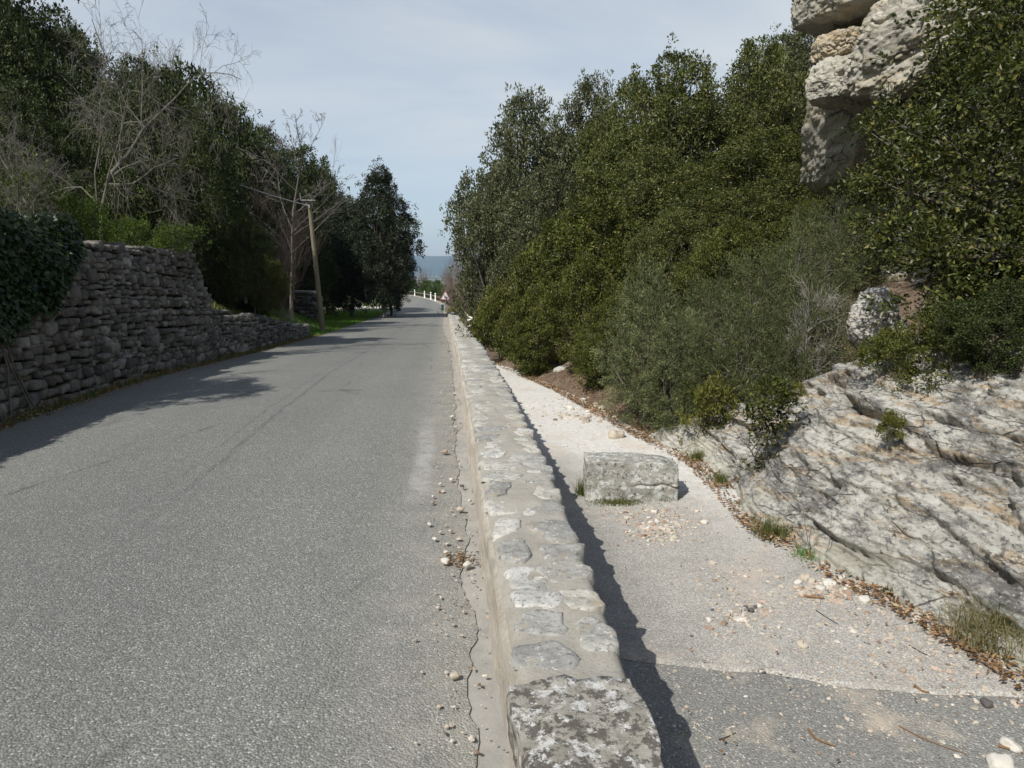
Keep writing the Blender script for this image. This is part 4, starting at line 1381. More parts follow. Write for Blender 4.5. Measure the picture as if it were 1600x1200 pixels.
for k, lab, x0, x1, yt, d, r in [
        ('oak2', 'mid green oak filling the skyline between the two tall grey oaks and the broad one', 905, 1075, 132, 27, 0.7),
        ('oak1', 'mid green oak filling the skyline left of the crag', 1140, 1300, 62, 30, 1.5),
        ('oak1', 'dark leafy oak filling the slope right of the big box shrub', 1000, 1200, 300, 14.5, 1.1),
        ('oak2', 'olive green oak on the slope below the crag', 1130, 1330, 262, 14.0, 2.9),
        ('oak4', 'shadowed oak close under the left edge of the crag', 1235, 1400, 205, 15.0, 0.6),
        ('oak3', 'grey green oak between the tall leftmost oak and the box shrub', 770, 960, 262, 19.0, 3.7),
        ('oak1', 'mid green oak just behind the top of the big box shrub', 930, 1130, 235, 18.0, 5.6)]:
    stand_px(k, lab, x0, x1, yt, d, r, sink=0.15)
for k, lab, x0, x1, yt, d, r in [
        ('heath2', 'wispy shrub filling the slope left of the feathery shrubs', 1035, 1190, 440, 10.2, 0.3),
        ('heath1', 'wispy shrub close above the litter at the outcrop top', 1200, 1340, 425, 8.3, 1.4),
        ('box1', 'dark box shrub on the slope behind the feathery shrubs', 1080, 1230, 345, 11.5, 2.2),
        ('box2', 'dark box shrub beneath the crag behind the feathery shrubs', 1200, 1360, 315, 12.0, 3.5),
        ('box1', 'bushy shrub on the far path edge left of the juniper', 890, 985, 480, 11.2, 5.0),
        ('heath2', 'brown tinged wispy shrub at the outcrop shoulder', 1100, 1210, 520, 7.8, 2.6)]:
    stand_px(k, lab, x0, x1, yt, d, r, sink=0.05)

for lab, x0, x1, yt, d, r in [('grey dead twiggy shrub just above the litter at the outcrop top', 1210, 1320, 430, 8.0, 1.8)]:
    stand_px('pale_brush', lab, x0, x1, yt, d, r, sink=0.05)

# white dead branches at the far end
A = Acc()
for a in (((727, 489), (733, 495), (745, 500)), ((731, 501), (738, 498), (747, 497)), ((732, 511), (740, 505), (748, 502)), ((743, 512), (747, 511), (750, 513)), ((755, 525), (760, 520), (762, 515))):
    A.tube([at(x, y, 21 - 0.05 * i) for i, (x, y) in enumerate(a)], [0.035, 0.03, 0.018], 5)
o = obj('dead_branch', A.mesh('dead_branch', M['dead_wood'], True))
tag(o, 'bleached white dead branches lying against the shrubs behind the parapet', 'branch')

# ------------------------------------------------------------------ left: trees
G = 'trees on the left hillside'
HL = 'dark green holm oak among the dense trees of the left hillside'
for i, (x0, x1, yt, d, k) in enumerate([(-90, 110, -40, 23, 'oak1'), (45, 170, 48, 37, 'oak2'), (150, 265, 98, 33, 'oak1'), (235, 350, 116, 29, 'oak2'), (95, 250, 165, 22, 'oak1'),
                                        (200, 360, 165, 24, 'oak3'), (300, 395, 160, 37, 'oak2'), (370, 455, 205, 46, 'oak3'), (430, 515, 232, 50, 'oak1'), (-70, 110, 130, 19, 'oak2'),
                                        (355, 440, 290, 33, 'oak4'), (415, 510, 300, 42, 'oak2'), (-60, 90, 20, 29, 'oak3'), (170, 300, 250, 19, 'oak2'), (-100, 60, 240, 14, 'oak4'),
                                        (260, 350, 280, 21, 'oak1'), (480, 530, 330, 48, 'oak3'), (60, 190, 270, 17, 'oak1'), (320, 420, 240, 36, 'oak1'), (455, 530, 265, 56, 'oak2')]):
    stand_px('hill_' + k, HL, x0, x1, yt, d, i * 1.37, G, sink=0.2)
stand('oak2', 'small oak on the wall terrace at the left edge whose shadow falls on the road', (-6.35, 7.7, 1.95), (0.37, 0.37, 0.40), 0.8, name='young_oak')
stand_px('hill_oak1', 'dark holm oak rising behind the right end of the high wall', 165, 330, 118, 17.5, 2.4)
stand_px('dark1', 'tall dark evergreen tree at the roadside beyond the grass verge', 538, 648, 266, 44, 0.4, base=-1.45)
stand_px('dark2', 'dark evergreen tree standing left of the tallest roadside one', 488, 600, 312, 46, 1.6, base=-1.5)
stand_px('dark2', 'low dark evergreen overhanging the road behind the thin white pole', 575, 640, 345, 48, 3.1, base=-1.6)
stand_px('dark2', 'shaded evergreen tucked behind the leaning pole', 470, 560, 370, 50, 4.4, base=-1.4)
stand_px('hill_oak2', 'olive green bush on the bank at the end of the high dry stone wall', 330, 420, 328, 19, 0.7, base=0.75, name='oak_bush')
stand_px('box2', 'loose green bush behind the low wall', 375, 450, 400, 22, 2.1, base=0.2)
stand_px('brush', 'brown leafless thicket behind the leaning pole', 395, 500, 300, 30, 0.5)
stand_px('brush2', 'tangled grey brushwood left of the gate wall', 400, 470, 375, 27, 1.5)
stand_px('brush2', 'leafless brushwood on the slope above the bank', 340, 440, 250, 30, 2.5)
c = at(437, 400, 29)
stand_px('bare3', 'tall slender bare tree with forked top behind the pole', 350, 525, 172, 29, 0.6)
stand_px('bare3', 'thin pale bare tree left of the tall forked one', 330, 430, 185, 31, 2.6)
stand_px('bare1', 'bare tree showing its top left of the dark evergreens', 440, 545, 225, 52, 1.1)
stand_px('bare1', 'fine bare tree on the skyline of the left hill, taller of two', 190, 255, 40, 36, 2.0)
stand_px('bare1', 'fine bare tree on the skyline of the left hill, smaller of two', 235, 290, 68, 37, 3.0)
stand_px('bare2', 'leafless tree arching across the top left corner against the sky', 20, 215, -45, 13, 0.9)
stand_px('bare2', 'tangled pale leafless tree just behind the ivy', -70, 130, 130, 10.5, 2.4)
stand_px('bare2', 'low twisted leafless tree at the left edge', -80, 90, 210, 9.5, 5.3)
stand_px('bramble', 'bright green bramble bush on top of the wall beside the ivy', 90, 165, 300, 11.5, 0.5)
stand_px('bramble', 'bright green bramble bush above the ivy', 0, 75, 250, 11.0, 1.9)
stand_px('bramble', 'green bramble bush at the right end of the wall top', 235, 320, 345, 14.5, 3.1, base=1.95)
stand_px('bramble', 'small bramble bush in the shade above the wall', 165, 235, 335, 13.0, 4.0)


def ivy():
    rng = np.random.default_rng(61)
    root = empty('ivy', (-5.4, 7.6, 0))
    tag(root, 'dark green ivy hanging thickly over the near end of the wall', 'ivy')
    off = np.array(root.location)
    y = rng.uniform(3.0, 11.1, 29000)
    t = rng.random(29000)
    low = 0.95 + 0.55 * fbm(np.stack([y * 1.4, 0 * y, 0 * y], -1), 3, 8) + 1.2 * sst(9.7, 11.1, y)
    z = low + (2.5 + 0.12 * np.sin(y * 3) - low) * t ** 0.8
    keep = (rng.random(29000) < 0.35 + 0.65 * vn(np.stack([y * 2.5, z * 2.5, 0 * y], -1), 5)) & (z < 2.5)
    y, z = y[keep], z[keep]
    N = len(y)
    over = np.clip(z - 2.1, 0, 1)
    x = -5.18 - 0.16 * (z - 0.0) + 0.05 + 0.20 * vn(np.stack([y * 2.2, z * 2.2, 0 * y], -1), 6) * rng.random(N) ** 0.4 - over * rng.uniform(0, 1.6, N)
    d = nrm(np.array([0.35, 0, -0.8]) + rng.normal(0, 0.5, (N, 3)))
    n = nrm(np.array([0.9, -0.1, 0.4]) + rng.normal(0, 0.4, (N, 3)))
    v, f = leaf_quads(np.stack([x, y, z], -1) - off, d, n, 0.085 * rng.uniform(0.6, 1.3, N), 0.075 * rng.uniform(0.6, 1.3, N), 0.12)
    obj('foliage', mesh_np('ivy_foliage', v, f, [M['ivy']]), root)
    A = Acc()
    for k in range(24):
        yy = rng.uniform(3.5, 9.4)
        P = [[-5.18 - 0.16 * zz + 0.03, yy + 0.1 * math.sin(zz * 4 + k), zz] for zz in np.linspace(0.0, 2.1, 9)]
        A.tube(np.array(P) - off, 0.012, 4)
    obj('stem', A.mesh('ivy_stems', M['bark'], True), root)


ivy()

# ------------------------------------------------------------------ pole, wire, small posts
def pole():
    b = on_z(504, 516, float(zr(27.5)) - 0.05)
    t = at(483, 314, 27.9)
    root = empty('utility_pole', b)
    tag(root, 'weathered wooden utility pole leaning left at the end of the low wall', 'pole')
    A = Acc()
    s = np.linspace(-0.05, 1, 14)[:, None]
    A.tube((t - b) * s, np.linspace(0.115, 0.08, 14), 14)
    obj('shaft', A.mesh('pole_shaft', M['pole'], True), root)
    A = Acc()
    tt = t - b
    A.box(tt + np.array([-0.05, -0.02, 0.03]), (0.28, 0.02, 0.015))
    A.tube([tt + np.array([-0.33, -0.02, 0.05]), tt + np.array([-0.34, -0.02, 0.30])], 0.015, 6)
    A.box(tt + np.array([0.0, -0.13, -0.22]), (0.04, 0.03, 0.06))
    obj('bracket', A.mesh('pole_bracket', M['zinc']), root)
    # the cable goes up to the left into the trees
    A = Acc()
    p0, p1 = t + np.array([0, -0.13, -0.2]), at(120, 175, 21)
    P = [p0 * (1 - q) + p1 * q - np.array([0, 0, 1.1 * q * (1 - q)]) for q in np.linspace(0, 1, 24)]
    A.tube(P, 0.022, 5)
    tag(obj('overhead_wire', A.mesh('overhead_wire', M['wire'], True)), 'single grey cable running from the leaning pole up into the left trees', 'cable')


pole()
b = on_z(599, 485, float(zr(58)))
A = Acc()
A.tube([b - [0, 0, 0.1], b + [-0.02, 0, 1.0], b + [-0.05, 0, 2.2]], 0.032, 8)
A.tube([b + [-0.05, 0, 2.2], b + [-0.05, 0, 2.24]], [0.04, 0.02], 8)
tag(obj('thin_post', A.mesh('thin_post', M['pale_pole'], True)), 'thin pale post standing under the dark evergreen by the roadside', 'post')

# gate wall with green posts
def gate_wall():
    a, c = at(456, 478, 35), at(494, 478, 34.2)
    z0 = land1((a[0] + c[0]) / 2, (a[1] + c[1]) / 2) - 0.2
    root = empty('garden_wall', ((a[0] + c[0]) / 2, (a[1] + c[1]) / 2, z0))
    tag(root, 'short grey stone garden wall seen left of the leaning pole', 'wall')
    L = np.linalg.norm((c - a)[:2]) / 2
    ang = math.atan2(c[1] - a[1], c[0] - a[0])
    rng = np.random.default_rng(71)
    A = Acc()
    top = at(480, 456, 34.5)[2] - z0
    z = 0
    while z < top - 0.08:
        h = rng.uniform(0.12, 0.2)
        x = -L
        while x < L:
            l = rng.uniform(0.2, 0.5)
            p, f = round_block(4, (l / 2, 0.2, h / 2), 0.2, 0.02, 5, int(rng.integers(1e6)), 2)
            A.add((p + np.array([x + l / 2, rng.normal(0, 0.01), z + h / 2])) @ rz(ang).T, f)
            x += l
        z += h
    obj('stonework', A.mesh('garden_wall_stone', M['drystone'], True), root)
    A = Acc()
    p, f = round_block(6, (L + 0.1, 0.26, 0.06), 0.1, 0.02, 4, 9, 2)
    A.add((p + np.array([0, 0, z + 0.05])) @ rz(ang).T, f)
    obj('coping', A.mesh('garden_wall_coping', M['coping'], True), root)
    for nm, px, lab in (('gate_post', 455, 'green metal gate post left of the short garden wall'), ('gate_post', 500, 'green metal gate post half hidden by the leaning pole')):
        c2 = at(px, 475, 33.5)
        zz = land1(c2[0], c2[1])
        g = empty(nm, (c2[0], c2[1], zz))
        tag(g, lab, 'post')
        B = Acc()
        B.tube([(0, 0, -0.1), (0, 0, 1.05)], 0.07, 10)
        obj('shaft', B.mesh('gate_post_shaft', M['tgreen'], False), g)
        B = Acc()
        B.tube([(0, 0, 1.05), (0, 0, 1.1), (0, 0, 1.14)], [0.09, 0.08, 0.02], 10)
        obj('cap', B.mesh('gate_post_cap', M['tgreen'], False), g)


gate_wall()

# ------------------------------------------------------------------ road sign
def prism(A, pts, y0, y1, mi=0):
    n = len(pts)
    v = [[p[0], y0, p[1]] for p in pts] + [[p[0], y1, p[1]] for p in pts]
    A.add(v, [[k, (k + 1) % n, n + (k + 1) % n, n + k] for k in range(n)], mi)
    b = A.n - 2 * n
    A.f.setdefault(n, []).append(np.array([[b + k for k in range(n)], [b + 2 * n - 1 - k for k in range(n)]]))
    A.m.setdefault(n, []).append(np.full(2, mi))


def warning_sign():
    d = 55.0
    b = at(696.5, 489, d)
    b[2] = zr(b[1])
    root = empty('warning_sign', b, 0.06)
    tag(root, 'red bordered triangular road sign with a black double bend arrow beside the parapet end', 'road sign')
    S = 0.88
    hgt = at(696.5, 468.5, d)[2] - b[2]

    def tri(s, rc, z0, n=6):
        P = []
        for k in range(3):
            a = math.pi / 2 + k * 2 * math.pi / 3
            R_ = s / math.sqrt(3) - 2 * rc
            cx, cz = R_ * math.cos(a), R_ * math.sin(a)
            for q in range(n):
                t = a - math.pi / 3 + (2 * math.pi / 3) * q / (n - 1)
                P.append((cx + rc * math.cos(t), z0 + cz + rc * math.sin(t)))
        return P
    zc = hgt + S / (2 * math.sqrt(3))
    A = Acc()
    prism(A, tri(S, 0.04, zc), -0.045, -0.02)
    obj('border', A.mesh('sign_border', M['red']), root)
    A = Acc()
    prism(A, tri(S * 0.76, 0.025, zc - 0.005), -0.05, -0.0455)
    obj('sign_face', A.mesh('sign_face', M['white']), root)
    A = Acc()
    z0 = zc - 0.03
    prism(A, [(0.02, z0 - 0.16), (0.085, z0 - 0.16), (0.085, z0 + 0.03), (0.045, z0 + 0.055), (0.02, z0 + 0.02)], -0.055, -0.0505)
    prism(A, [(0.02, z0 - 0.04), (0.085, z0 + 0.03), (0.045, z0 + 0.055), (-0.02, z0 - 0.01)], -0.0556, -0.0506)
    prism(A, [(0.02, z0 + 0.02), (-0.025, z0 - 0.02), (-0.085, z0 - 0.035), (-0.06, z0 - 0.075), (0.03, z0 - 0.035)], -0.0562, -0.0507)
    prism(A, [(-0.085, z0 - 0.06), (-0.03, z0 - 0.06), (-0.04, z0 + 0.08), (-0.075, z0 + 0.08)], -0.0568, -0.0508)
    prism(A, [(-0.115, z0 + 0.07), (0.0, z0 + 0.07), (-0.058, z0 + 0.17)], -0.0574, -0.0509)
    obj('arrow_symbol', A.mesh('sign_arrow', M['black']), root)
    A = Acc()
    A.tube([(0, 0.02, -0.1), (0, 0.02, hgt + S * 0.8)], 0.035, 12)
    A.box((0, -0.01, hgt + 0.1), (0.09, 0.012, 0.02))
    A.box((0, -0.01, hgt + 0.42), (0.07, 0.012, 0.02))
    obj('post', A.mesh('sign_post', M['zinc'], False), root)


warning_sign()
b = at(691.5, 483.5, 60)
b[2] = zr(b[1])
root = empty('marker_sign', b)
tag(root, 'small dark roadside marker with pale top just left of the triangular sign', 'marker')
A = Acc()
p, f = round_block(5, (0.11, 0.05, 0.24), 0.1)
A.add(p + np.array([0, 0, 0.33]), f)
A.tube([(0, 0, -0.1), (0, 0, 0.12)], 0.035, 8)
obj('panel', A.mesh('marker_panel', M['dgreen'], False), root)
A = Acc()
p, f = round_block(5, (0.15, 0.07, 0.035), 0.1)
A.add(p + np.array([0, 0, 0.61]), f)
obj('cap', A.mesh('marker_cap', M['pale_pole'], False), root)

# ------------------------------------------------------------------ guard rail and marker posts on the bend
def guard_rail():
    root = empty('guard_rail', (float(bend(95)) + 0.5, 95, float(zr(95))))
    tag(root, 'low brown roadside guard rail following the outside of the far bend', 'guard rail')
    off = np.array(root.location)
    yy = np.concatenate([np.arange(63, 150, 1.5)])
    xx = bend(yy) + 0.45
    zz = zr(yy)
    for k, h in enumerate((0.50,)):
        A = Acc()
        P = np.stack([xx, yy, zz + h], -1) - off
        A.tube(P, 0.11, 8)
        obj('rail', A.mesh('guard_rail_beam', M['rail_wood'], True), root)
    for y in np.arange(64, 149, 4.0):
        A = Acc()
        c = np.array([float(bend(y)) + 0.62, y, float(zr(y))]) - off
        A.tube([c - [0, 0, 0.3], c + [0, 0, 0.5]], 0.085, 8)
        obj('post', A.mesh('guard_rail_post', M['rail_wood'], False), root)


guard_rail()
A = Acc()
A.tube([(0, 0, -0.3), (0, 0, 0.5), (0, 0, 0.92), (0, 0, 0.98), (0, 0, 1.02)], [0.09, 0.09, 0.09, 0.075, 0.03], 14)
mp = A.mesh('marker_post', M['white'], True)
A = Acc()
A.tube([(0, 0, 0.76), (0, 0, 0.86)], 0.093, 14)
mb = A.mesh('marker_band', M['zinc'], True)
for y, lab in ((89, 'white marker post on the bend nearest to the triangular sign'), (94.5, 'second white marker post from the triangular sign'), (101.5, 'middle one of five white marker posts on the bend'),
               (112, 'fourth white marker post from the triangular sign, before the green hedge'), (130, 'farthest white marker post, at the left end of the rail')):
    x = float(bend(y)) + 0.15
    g = empty('marker_post', (x, y, float(zr(y))))
    tag(g, lab, 'marker post', 'white marker posts along the bend')
    obj('shaft', mp, g)
    obj('reflector_band', mb, g)

# plants beyond the bend
for i, (x0, x1, yt, d, lab) in enumerate([(630, 656, 436, 134, 'green hedge shrub at the left end beyond the bend'), (652, 678, 438, 126, 'green hedge shrub in the middle beyond the bend'),
                                          (670, 693, 438, 112, 'dark green hedge shrub behind the marker posts'), (681, 702, 445, 98, 'green hedge shrub just left of the triangular sign')]):
    stand_px('hedge', lab, x0, x1, yt, d, i * 1.1, base=-4.5 if i < 3 else -4)
BG = 'bare shrubs beyond the road bend'
BL = 'reddish grey leafless shrub in the thicket beyond the road bend'
for i, (x0, x1, yt, d, bz) in enumerate([(690, 735, 400, 52, -3.5), (705, 750, 420, 46, -3.2), (698, 742, 392, 75, -5), (684, 726, 402, 92, -6), (700, 745, 385, 60, -4.5), (640, 690, 418, 155, -9), (715, 765, 440, 40, -2.6), (690, 730, 425, 64, -4.4), (608, 640, 425, 150, -5)]):
    stand_px('brush' if i % 2 else 'brush2', BL, x0, x1, yt, d, i * 0.9, BG, base=bz)
for i, (x0, x1, yt, d) in enumerate([(600, 640, 425, 175), (640, 670, 428, 190), (615, 655, 432, 215), (590, 625, 418, 160)]):
    stand_px('bare1', 'grey bare tree on the valley side beyond the bend', x0, x1, yt, d, i * 1.3, 'far bare trees beyond the bend', base=-12)

# a pale house far down in the valley
b = at(625, 444, 420)
root = empty('house', (b[0], b[1], b[2] - 1.0))
tag(root, 'tiny white house far down the valley left of the hedge', 'house')
A = Acc()
A.box((0, 0, 1.2), (2.6, 2.5, 2.2))
obj('wall', A.mesh('house_wall', M['house']), root)
A = Acc()
A.add([[-2.9, -2.8, 3.35], [2.9, -2.8, 3.35], [2.9, 2.8, 3.35], [-2.9, 2.8, 3.35], [-2.9, 0, 4.3], [2.9, 0, 4.3]], [[0, 1, 5, 4], [2, 3, 4, 5], [0, 3, 2, 1]])
A.add([[-2.9, -2.8, 3.35], [-2.9, 2.8, 3.35], [-2.9, 0, 4.3], [2.9, -2.8, 3.35], [2.9, 2.8, 3.35], [2.9, 0, 4.3]], [[0, 1, 2], [3, 5, 4]])
obj('roof', A.mesh('house_roof', M['tiles']), root)
for wx in (-1.2, 1.0):
    A = Acc()
    A.box((wx, -2.53, 1.5), (0.4, 0.05, 0.6))
    obj('window', A.mesh('house_window', M['glass_dark']), root)

# ------------------------------------------------------------------ stone block on the path
def stone_block():
    a, c = on_z(914, 783, -0.35), on_z(1060, 785, -0.35)
    L = np.linalg.norm(c - a) / 2
    ang = math.atan2(c[1] - a[1], c[0] - a[0])
    hz = 0.19
    p, f = round_block(46, (L, 0.17, hz), 0.07, 0.0)
    p[:, 2] -= 0.05 * sst(0.55, 1.0, p[:, 0] / L) * (p[:, 2] > 0)
    nn = nrm(p / np.array([L, 0.17, hz]))
    p = p + nn * (fbm(p * 5, 4, 3) * 0.024 + fbm(p * 20, 3, 4) * 0.010)[:, None]
    groove = np.exp(-((p[:, 2] + 0.01 - 0.05 * fbm(p * np.array([5, 0, 0]), 3, 8)) / 0.010) ** 2) * (p[:, 1] < 0) * sst(-0.1, 0.1, p[:, 0])
    p[:, 1] += groove * 0.02
    mid = (a + c) / 2
    nrm_y = np.array([-math.sin(ang), math.cos(ang), 0])
    o = obj('stone_block', mesh_np('stone_block', p, f, [M['block']], smooth=True), None, mid + nrm_y * 0.17 + np.array([0, 0, hz - 0.02]))
    o.rotation_euler = (0, 0, ang)
    tag(o, 'squared lichen covered stone block standing on the sunken path', 'stone block')


stone_block()

# ------------------------------------------------------------------ grass tufts
def tuft(label, px, py, z, r, h, n, seed, mat='tuft', name='grass_tuft', wid=0.006, sx=1.0, lean=0.7, group=None):
    rng = np.random.default_rng(seed)
    c = on_z(px, py, z)
    n = int(n * 1.5)
    p = np.clip(rng.normal(0, 0.5, (n, 3)), -1.2, 1.2) * np.array([r * sx, r, 0])
    v, f = blades(rng, p, h * np.where(rng.random(n) < 0.3, 1.25, 0.8), wid * 0.7, lean * 1.5)
    o = obj(name, mesh_np(name, v, f, [M[mat]]), None, c)
    tag(o, label, 'grass', group)
    return o


tuft('green grass tuft at the left end of the stone block', 912, 775, -0.36, 0.07, 0.16, 260, 1)
tuft('low mossy grass along the front foot of the stone block', 965, 788, -0.36, 0.09, 0.045, 900, 2, sx=2.6, wid=0.007)
tuft('short grass at the right front corner of the stone block', 1040, 783, -0.36, 0.08, 0.06, 320, 3, sx=1.5)
tuft('small grass tuft below the white end of the outcrop', 1092, 722, -0.36, 0.10, 0.13, 420, 4)
tuft('grass tuft on the path edge left of the sapling', 1130, 757, -0.36, 0.12, 0.12, 420, 5)
tuft('thin dry grass on the path edge below the sapling', 1168, 800, -0.37, 0.10, 0.10, 320, 6, 'dry_grass')
tuft('large mixed green and dry grass tuft on the path edge', 1212, 845, -0.37, 0.15, 0.17, 620, 7)
tuft('bright green grass right of the large mixed tuft', 1262, 880, -0.37, 0.11, 0.10, 420, 8, 'grass')
tuft('tiny bright green plant beside the dark crack at the rock foot', 1393, 935, -0.33, 0.035, 0.07, 120, 9, 'bright', 'small_plant', 0.012)
tuft('large dry grass clump at the lower right edge of the photo', 1555, 1005, -0.30, 0.19, 0.20, 800, 10, 'dry_grass', lean=1.0)
tuft('green grass growing through the dry clump at the right edge', 1580, 990, -0.26, 0.09, 0.20, 320, 11, 'tuft')
tuft('dry orange grass behind the far end of the parapet', 709, 487, -1.0, 0.45, 0.35, 700, 12, 'dry_grass', wid=0.02)

# thin bare stems in front of the outcrop
A = Acc()
rng = np.random.default_rng(5)
for a in (((1268, 880), (1258, 820), (1252, 770)), ((1255, 872), (1290, 842), (1325, 812)), ((1300, 890), (1325, 850), (1342, 828)), ((1282, 884), (1296, 850), (1300, 800))):
    b0 = on_z(a[0][0], a[0][1], -0.36)
    dd = np.dot(b0 - CAM, fwd)
    A.tube([at(x, y, dd - 0.05 * i) for i, (x, y) in enumerate(a)], [0.004, 0.003, 0.0015], 4)
tag(obj('dry_weed', A.mesh('dry_weed', M['twig'])), 'few thin dry stems leaning across the foot of the outcrop', 'plant')

# ------------------------------------------------------------------ ground cover that nobody could count
def scatter_grass(name, n, xr0, xr1, y0, y1, h, wid, mat, seed, dens=None):
    rng = np.random.default_rng(seed)
    y = y0 + (y1 - y0) * rng.random(n)
    x = xr0 + (xr1 - xr0) * rng.random(n)
    if dens is not None:
        k = rng.random(n) < dens(x, y)
        x, y = x[k], y[k]
    x = x + bend(y)
    p = np.stack([x, y, land(x, y) - 0.01], -1)
    v, f = blades(rng, p, h, wid, 0.6)
    tag(obj(name, mesh_np(name, v, f, [M[mat]])), kind='stuff')


scatter_grass('verge_grass', 52000, -11.0, -4.75, 26.8, 62, 0.13, 0.02, 'grass', 1, lambda x, y: 0.35 + 0.65 * (x < -5.0))
scatter_grass('bank_grass', 26000, -9.5, -5.7, 15.5, 27.5, 0.20, 0.016, 'tuft', 2)
scatter_grass('wall_foot_grass', 16000, -5.22, -4.72, 1.0, 27.5, 0.11, 0.010, 'tuft', 3, lambda x, y: (0.15 + 0.85 * vn(np.stack([y * 1.1, 0 * y, 0 * y], -1), 3) ** 1.5) * np.clip((-4.70 - x) / 0.35, 0, 1))


def litter(name, n, f_pos, mat, seed, size):
    rng = np.random.default_rng(seed)
    p = f_pos(rng, n)
    N = len(p)
    d = nrm(np.stack([rng.normal(size=N), rng.normal(size=N), rng.normal(0, 0.25, N)], -1))
    nn = nrm(np.array([0, 0, 1]) + rng.normal(0, 0.4, (N, 3)))
    v, f = leaf_quads(p, d, nn, size * rng.uniform(0.5, 1.3, N), size * 0.45 * rng.uniform(0.5, 1.3, N), 0.3)
    tag(obj(name, mesh_np(name, v, f, [M[mat]])), kind='stuff')


def slope_pos(rng, n):
    y = rng.uniform(0.5, 17, n)
    t = np.abs(rng.normal(0, 0.9, n)) * np.where(rng.random(n) < 0.25, 0.12, 1)
    x = xf(y) - 0.10 + t
    z = land(x, y) + 0.015
    far = np.where(t < 0.2, zp(y) + 0.035 + 0.05 * np.clip(x - 2, 0, 1) * (y < 6), z)
    return np.stack([x, y, far], -1)


_sp = slope_pos


def slope_pos(rng, n):
    p = _sp(rng, n)
    return p[rng.random(len(p)) < np.clip(vn(p * np.array([0.8, 1.6, 0]), 46) * 2.2 - 0.55, 0.06, 1)]


litter('leaf_litter', 18000, slope_pos, 'litter', 4, 0.045)


def gutter_pos(rng, n):
    c = on_z(722, 878, 0)
    a = np.stack([c[0] + rng.normal(0, 0.06, n // 2), c[1] + rng.normal(0, 0.05, n // 2), np.full(n // 2, 0.018)], -1)
    y = rng.uniform(1.6, 30, n // 2)
    x = rng.uniform(0.02, 0.2, n // 2) - 0.0
    b = np.stack([x, y, zr(y) + 0.015], -1)
    return np.concatenate([a, b])


litter('gutter_leaves', 260, gutter_pos, 'litter', 5, 0.03)


def path_leaf_pos(rng, n):
    y = 1.4 + 9 * rng.random(n) ** 1.5
    x = 0.7 + (xf(y) - 0.7) * (1 - rng.random(n) ** 1.6)
    return np.stack([x, y, zp(y) + 0.03 + 0.05 * np.clip(x - 2, 0, 1) * (y < 6)], -1)


litter('path_leaves', 420, path_leaf_pos, 'litter', 6, 0.028)


def wallfoot_pos(rng, n):
    y = rng.uniform(1, 27, n)
    x = rng.uniform(-5.15, -4.72, n)
    return np.stack([x, y, zr(y) + 0.02], -1)


litter('wall_foot_leaves', 3500, wallfoot_pos, 'litter', 7, 0.05)


def chips(name, P, S, seed):
    """small broken stones as one scatter"""
    rng = np.random.default_rng(seed)
    v0, f0 = cube_shell(3)
    v0 = nrm(v0)
    N = len(P)
    sc = S[:, None, None] * rng.uniform(0.55, 1.2, (N, 1, 3)) * np.array([1, 0.8, 0.5])
    jit = 1 + rng.normal(0, 0.16, (N, len(v0), 1))
    v = v0[None] * jit * sc
    a = rng.uniform(0, 6.28, N)
    c, s = np.cos(a)[:, None], np.sin(a)[:, None]
    x = v[..., 0] * c - v[..., 1] * s
    y = v[..., 0] * s + v[..., 1] * c
    v = np.stack([x, y, v[..., 2]], -1) + P[:, None]
    f = (f0[None] + (np.arange(N) * len(v0))[:, None, None]).reshape(-1, 4)
    tag(obj(name, mesh_np(name, v.reshape(-1, 3), f, [M['chips']], smooth=False)), kind='stuff')


rng = np.random.default_rng(8)
pts, szs = [], []
for (px, py, sx, sy, n, s0) in [(1030, 825, 45, 22, 420, 0.012), (1290, 925, 55, 22, 240, 0.013), (1165, 960, 50, 25, 170, 0.010), (1130, 905, 60, 20, 60, 0.010), (1240, 800, 40, 25, 80, 0.012),
                                (1420, 1010, 90, 40, 140, 0.010), (1250, 1000, 160, 60, 160, 0.007), (1200, 1130, 250, 40, 160, 0.006), (1000, 800, 60, 8, 120, 0.010), (1520, 1100, 80, 50, 70, 0.009),
                                (1380, 960, 110, 40, 260, 0.008), (1480, 1040, 110, 50, 260, 0.007), (1300, 1060, 200, 30, 200, 0.006), (905, 630, 70, 22, 90, 0.02), (930, 650, 60, 10, 60, 0.03), (1100, 790, 70, 40, 120, 0.008)]:
    for k in range(n):
        c = on_z(px + rng.normal(0, sx * 0.6), py + rng.normal(0, sy * 0.6), -0.345)
        if 0.68 < c[0] < float(xf(c[1])) + 0.15:
            pts.append([c[0], c[1], path_z(c[0], c[1]) + 0.003])
            szs.append(s0 * rng.lognormal(0, 0.45))
for k in range(2600):
    y = 1.5 + 10 * rng.random() ** 1.6
    x = 0.7 + (float(xf(y)) - 0.62) * rng.random() ** 0.8
    if vn(np.array([[x * 2.1, y * 2.1, 0.0]]), 44)[0] + 0.25 * (x > 1.6) > 0.42:
        pts.append([x, y, path_z(x, y)])
        szs.append(0.0045 * rng.lognormal(0, 0.5))
chips('path_gravel_chips', np.array(pts), np.array(szs), 3)
pts, szs = [], []
for k in range(620):
    y = rng.uniform(1.5, 9) if k < 420 else rng.uniform(9, 40)
    x = rng.normal(0.03, 0.09)
    if -0.4 < x < 0.19:
        pts.append([x, y, float(zr(y)) + 0.02])
        szs.append((0.006 if k < 420 else 0.014) * rng.lognormal(0, 0.45))
chips('gutter_grit', np.array(pts), np.array(szs), 4)

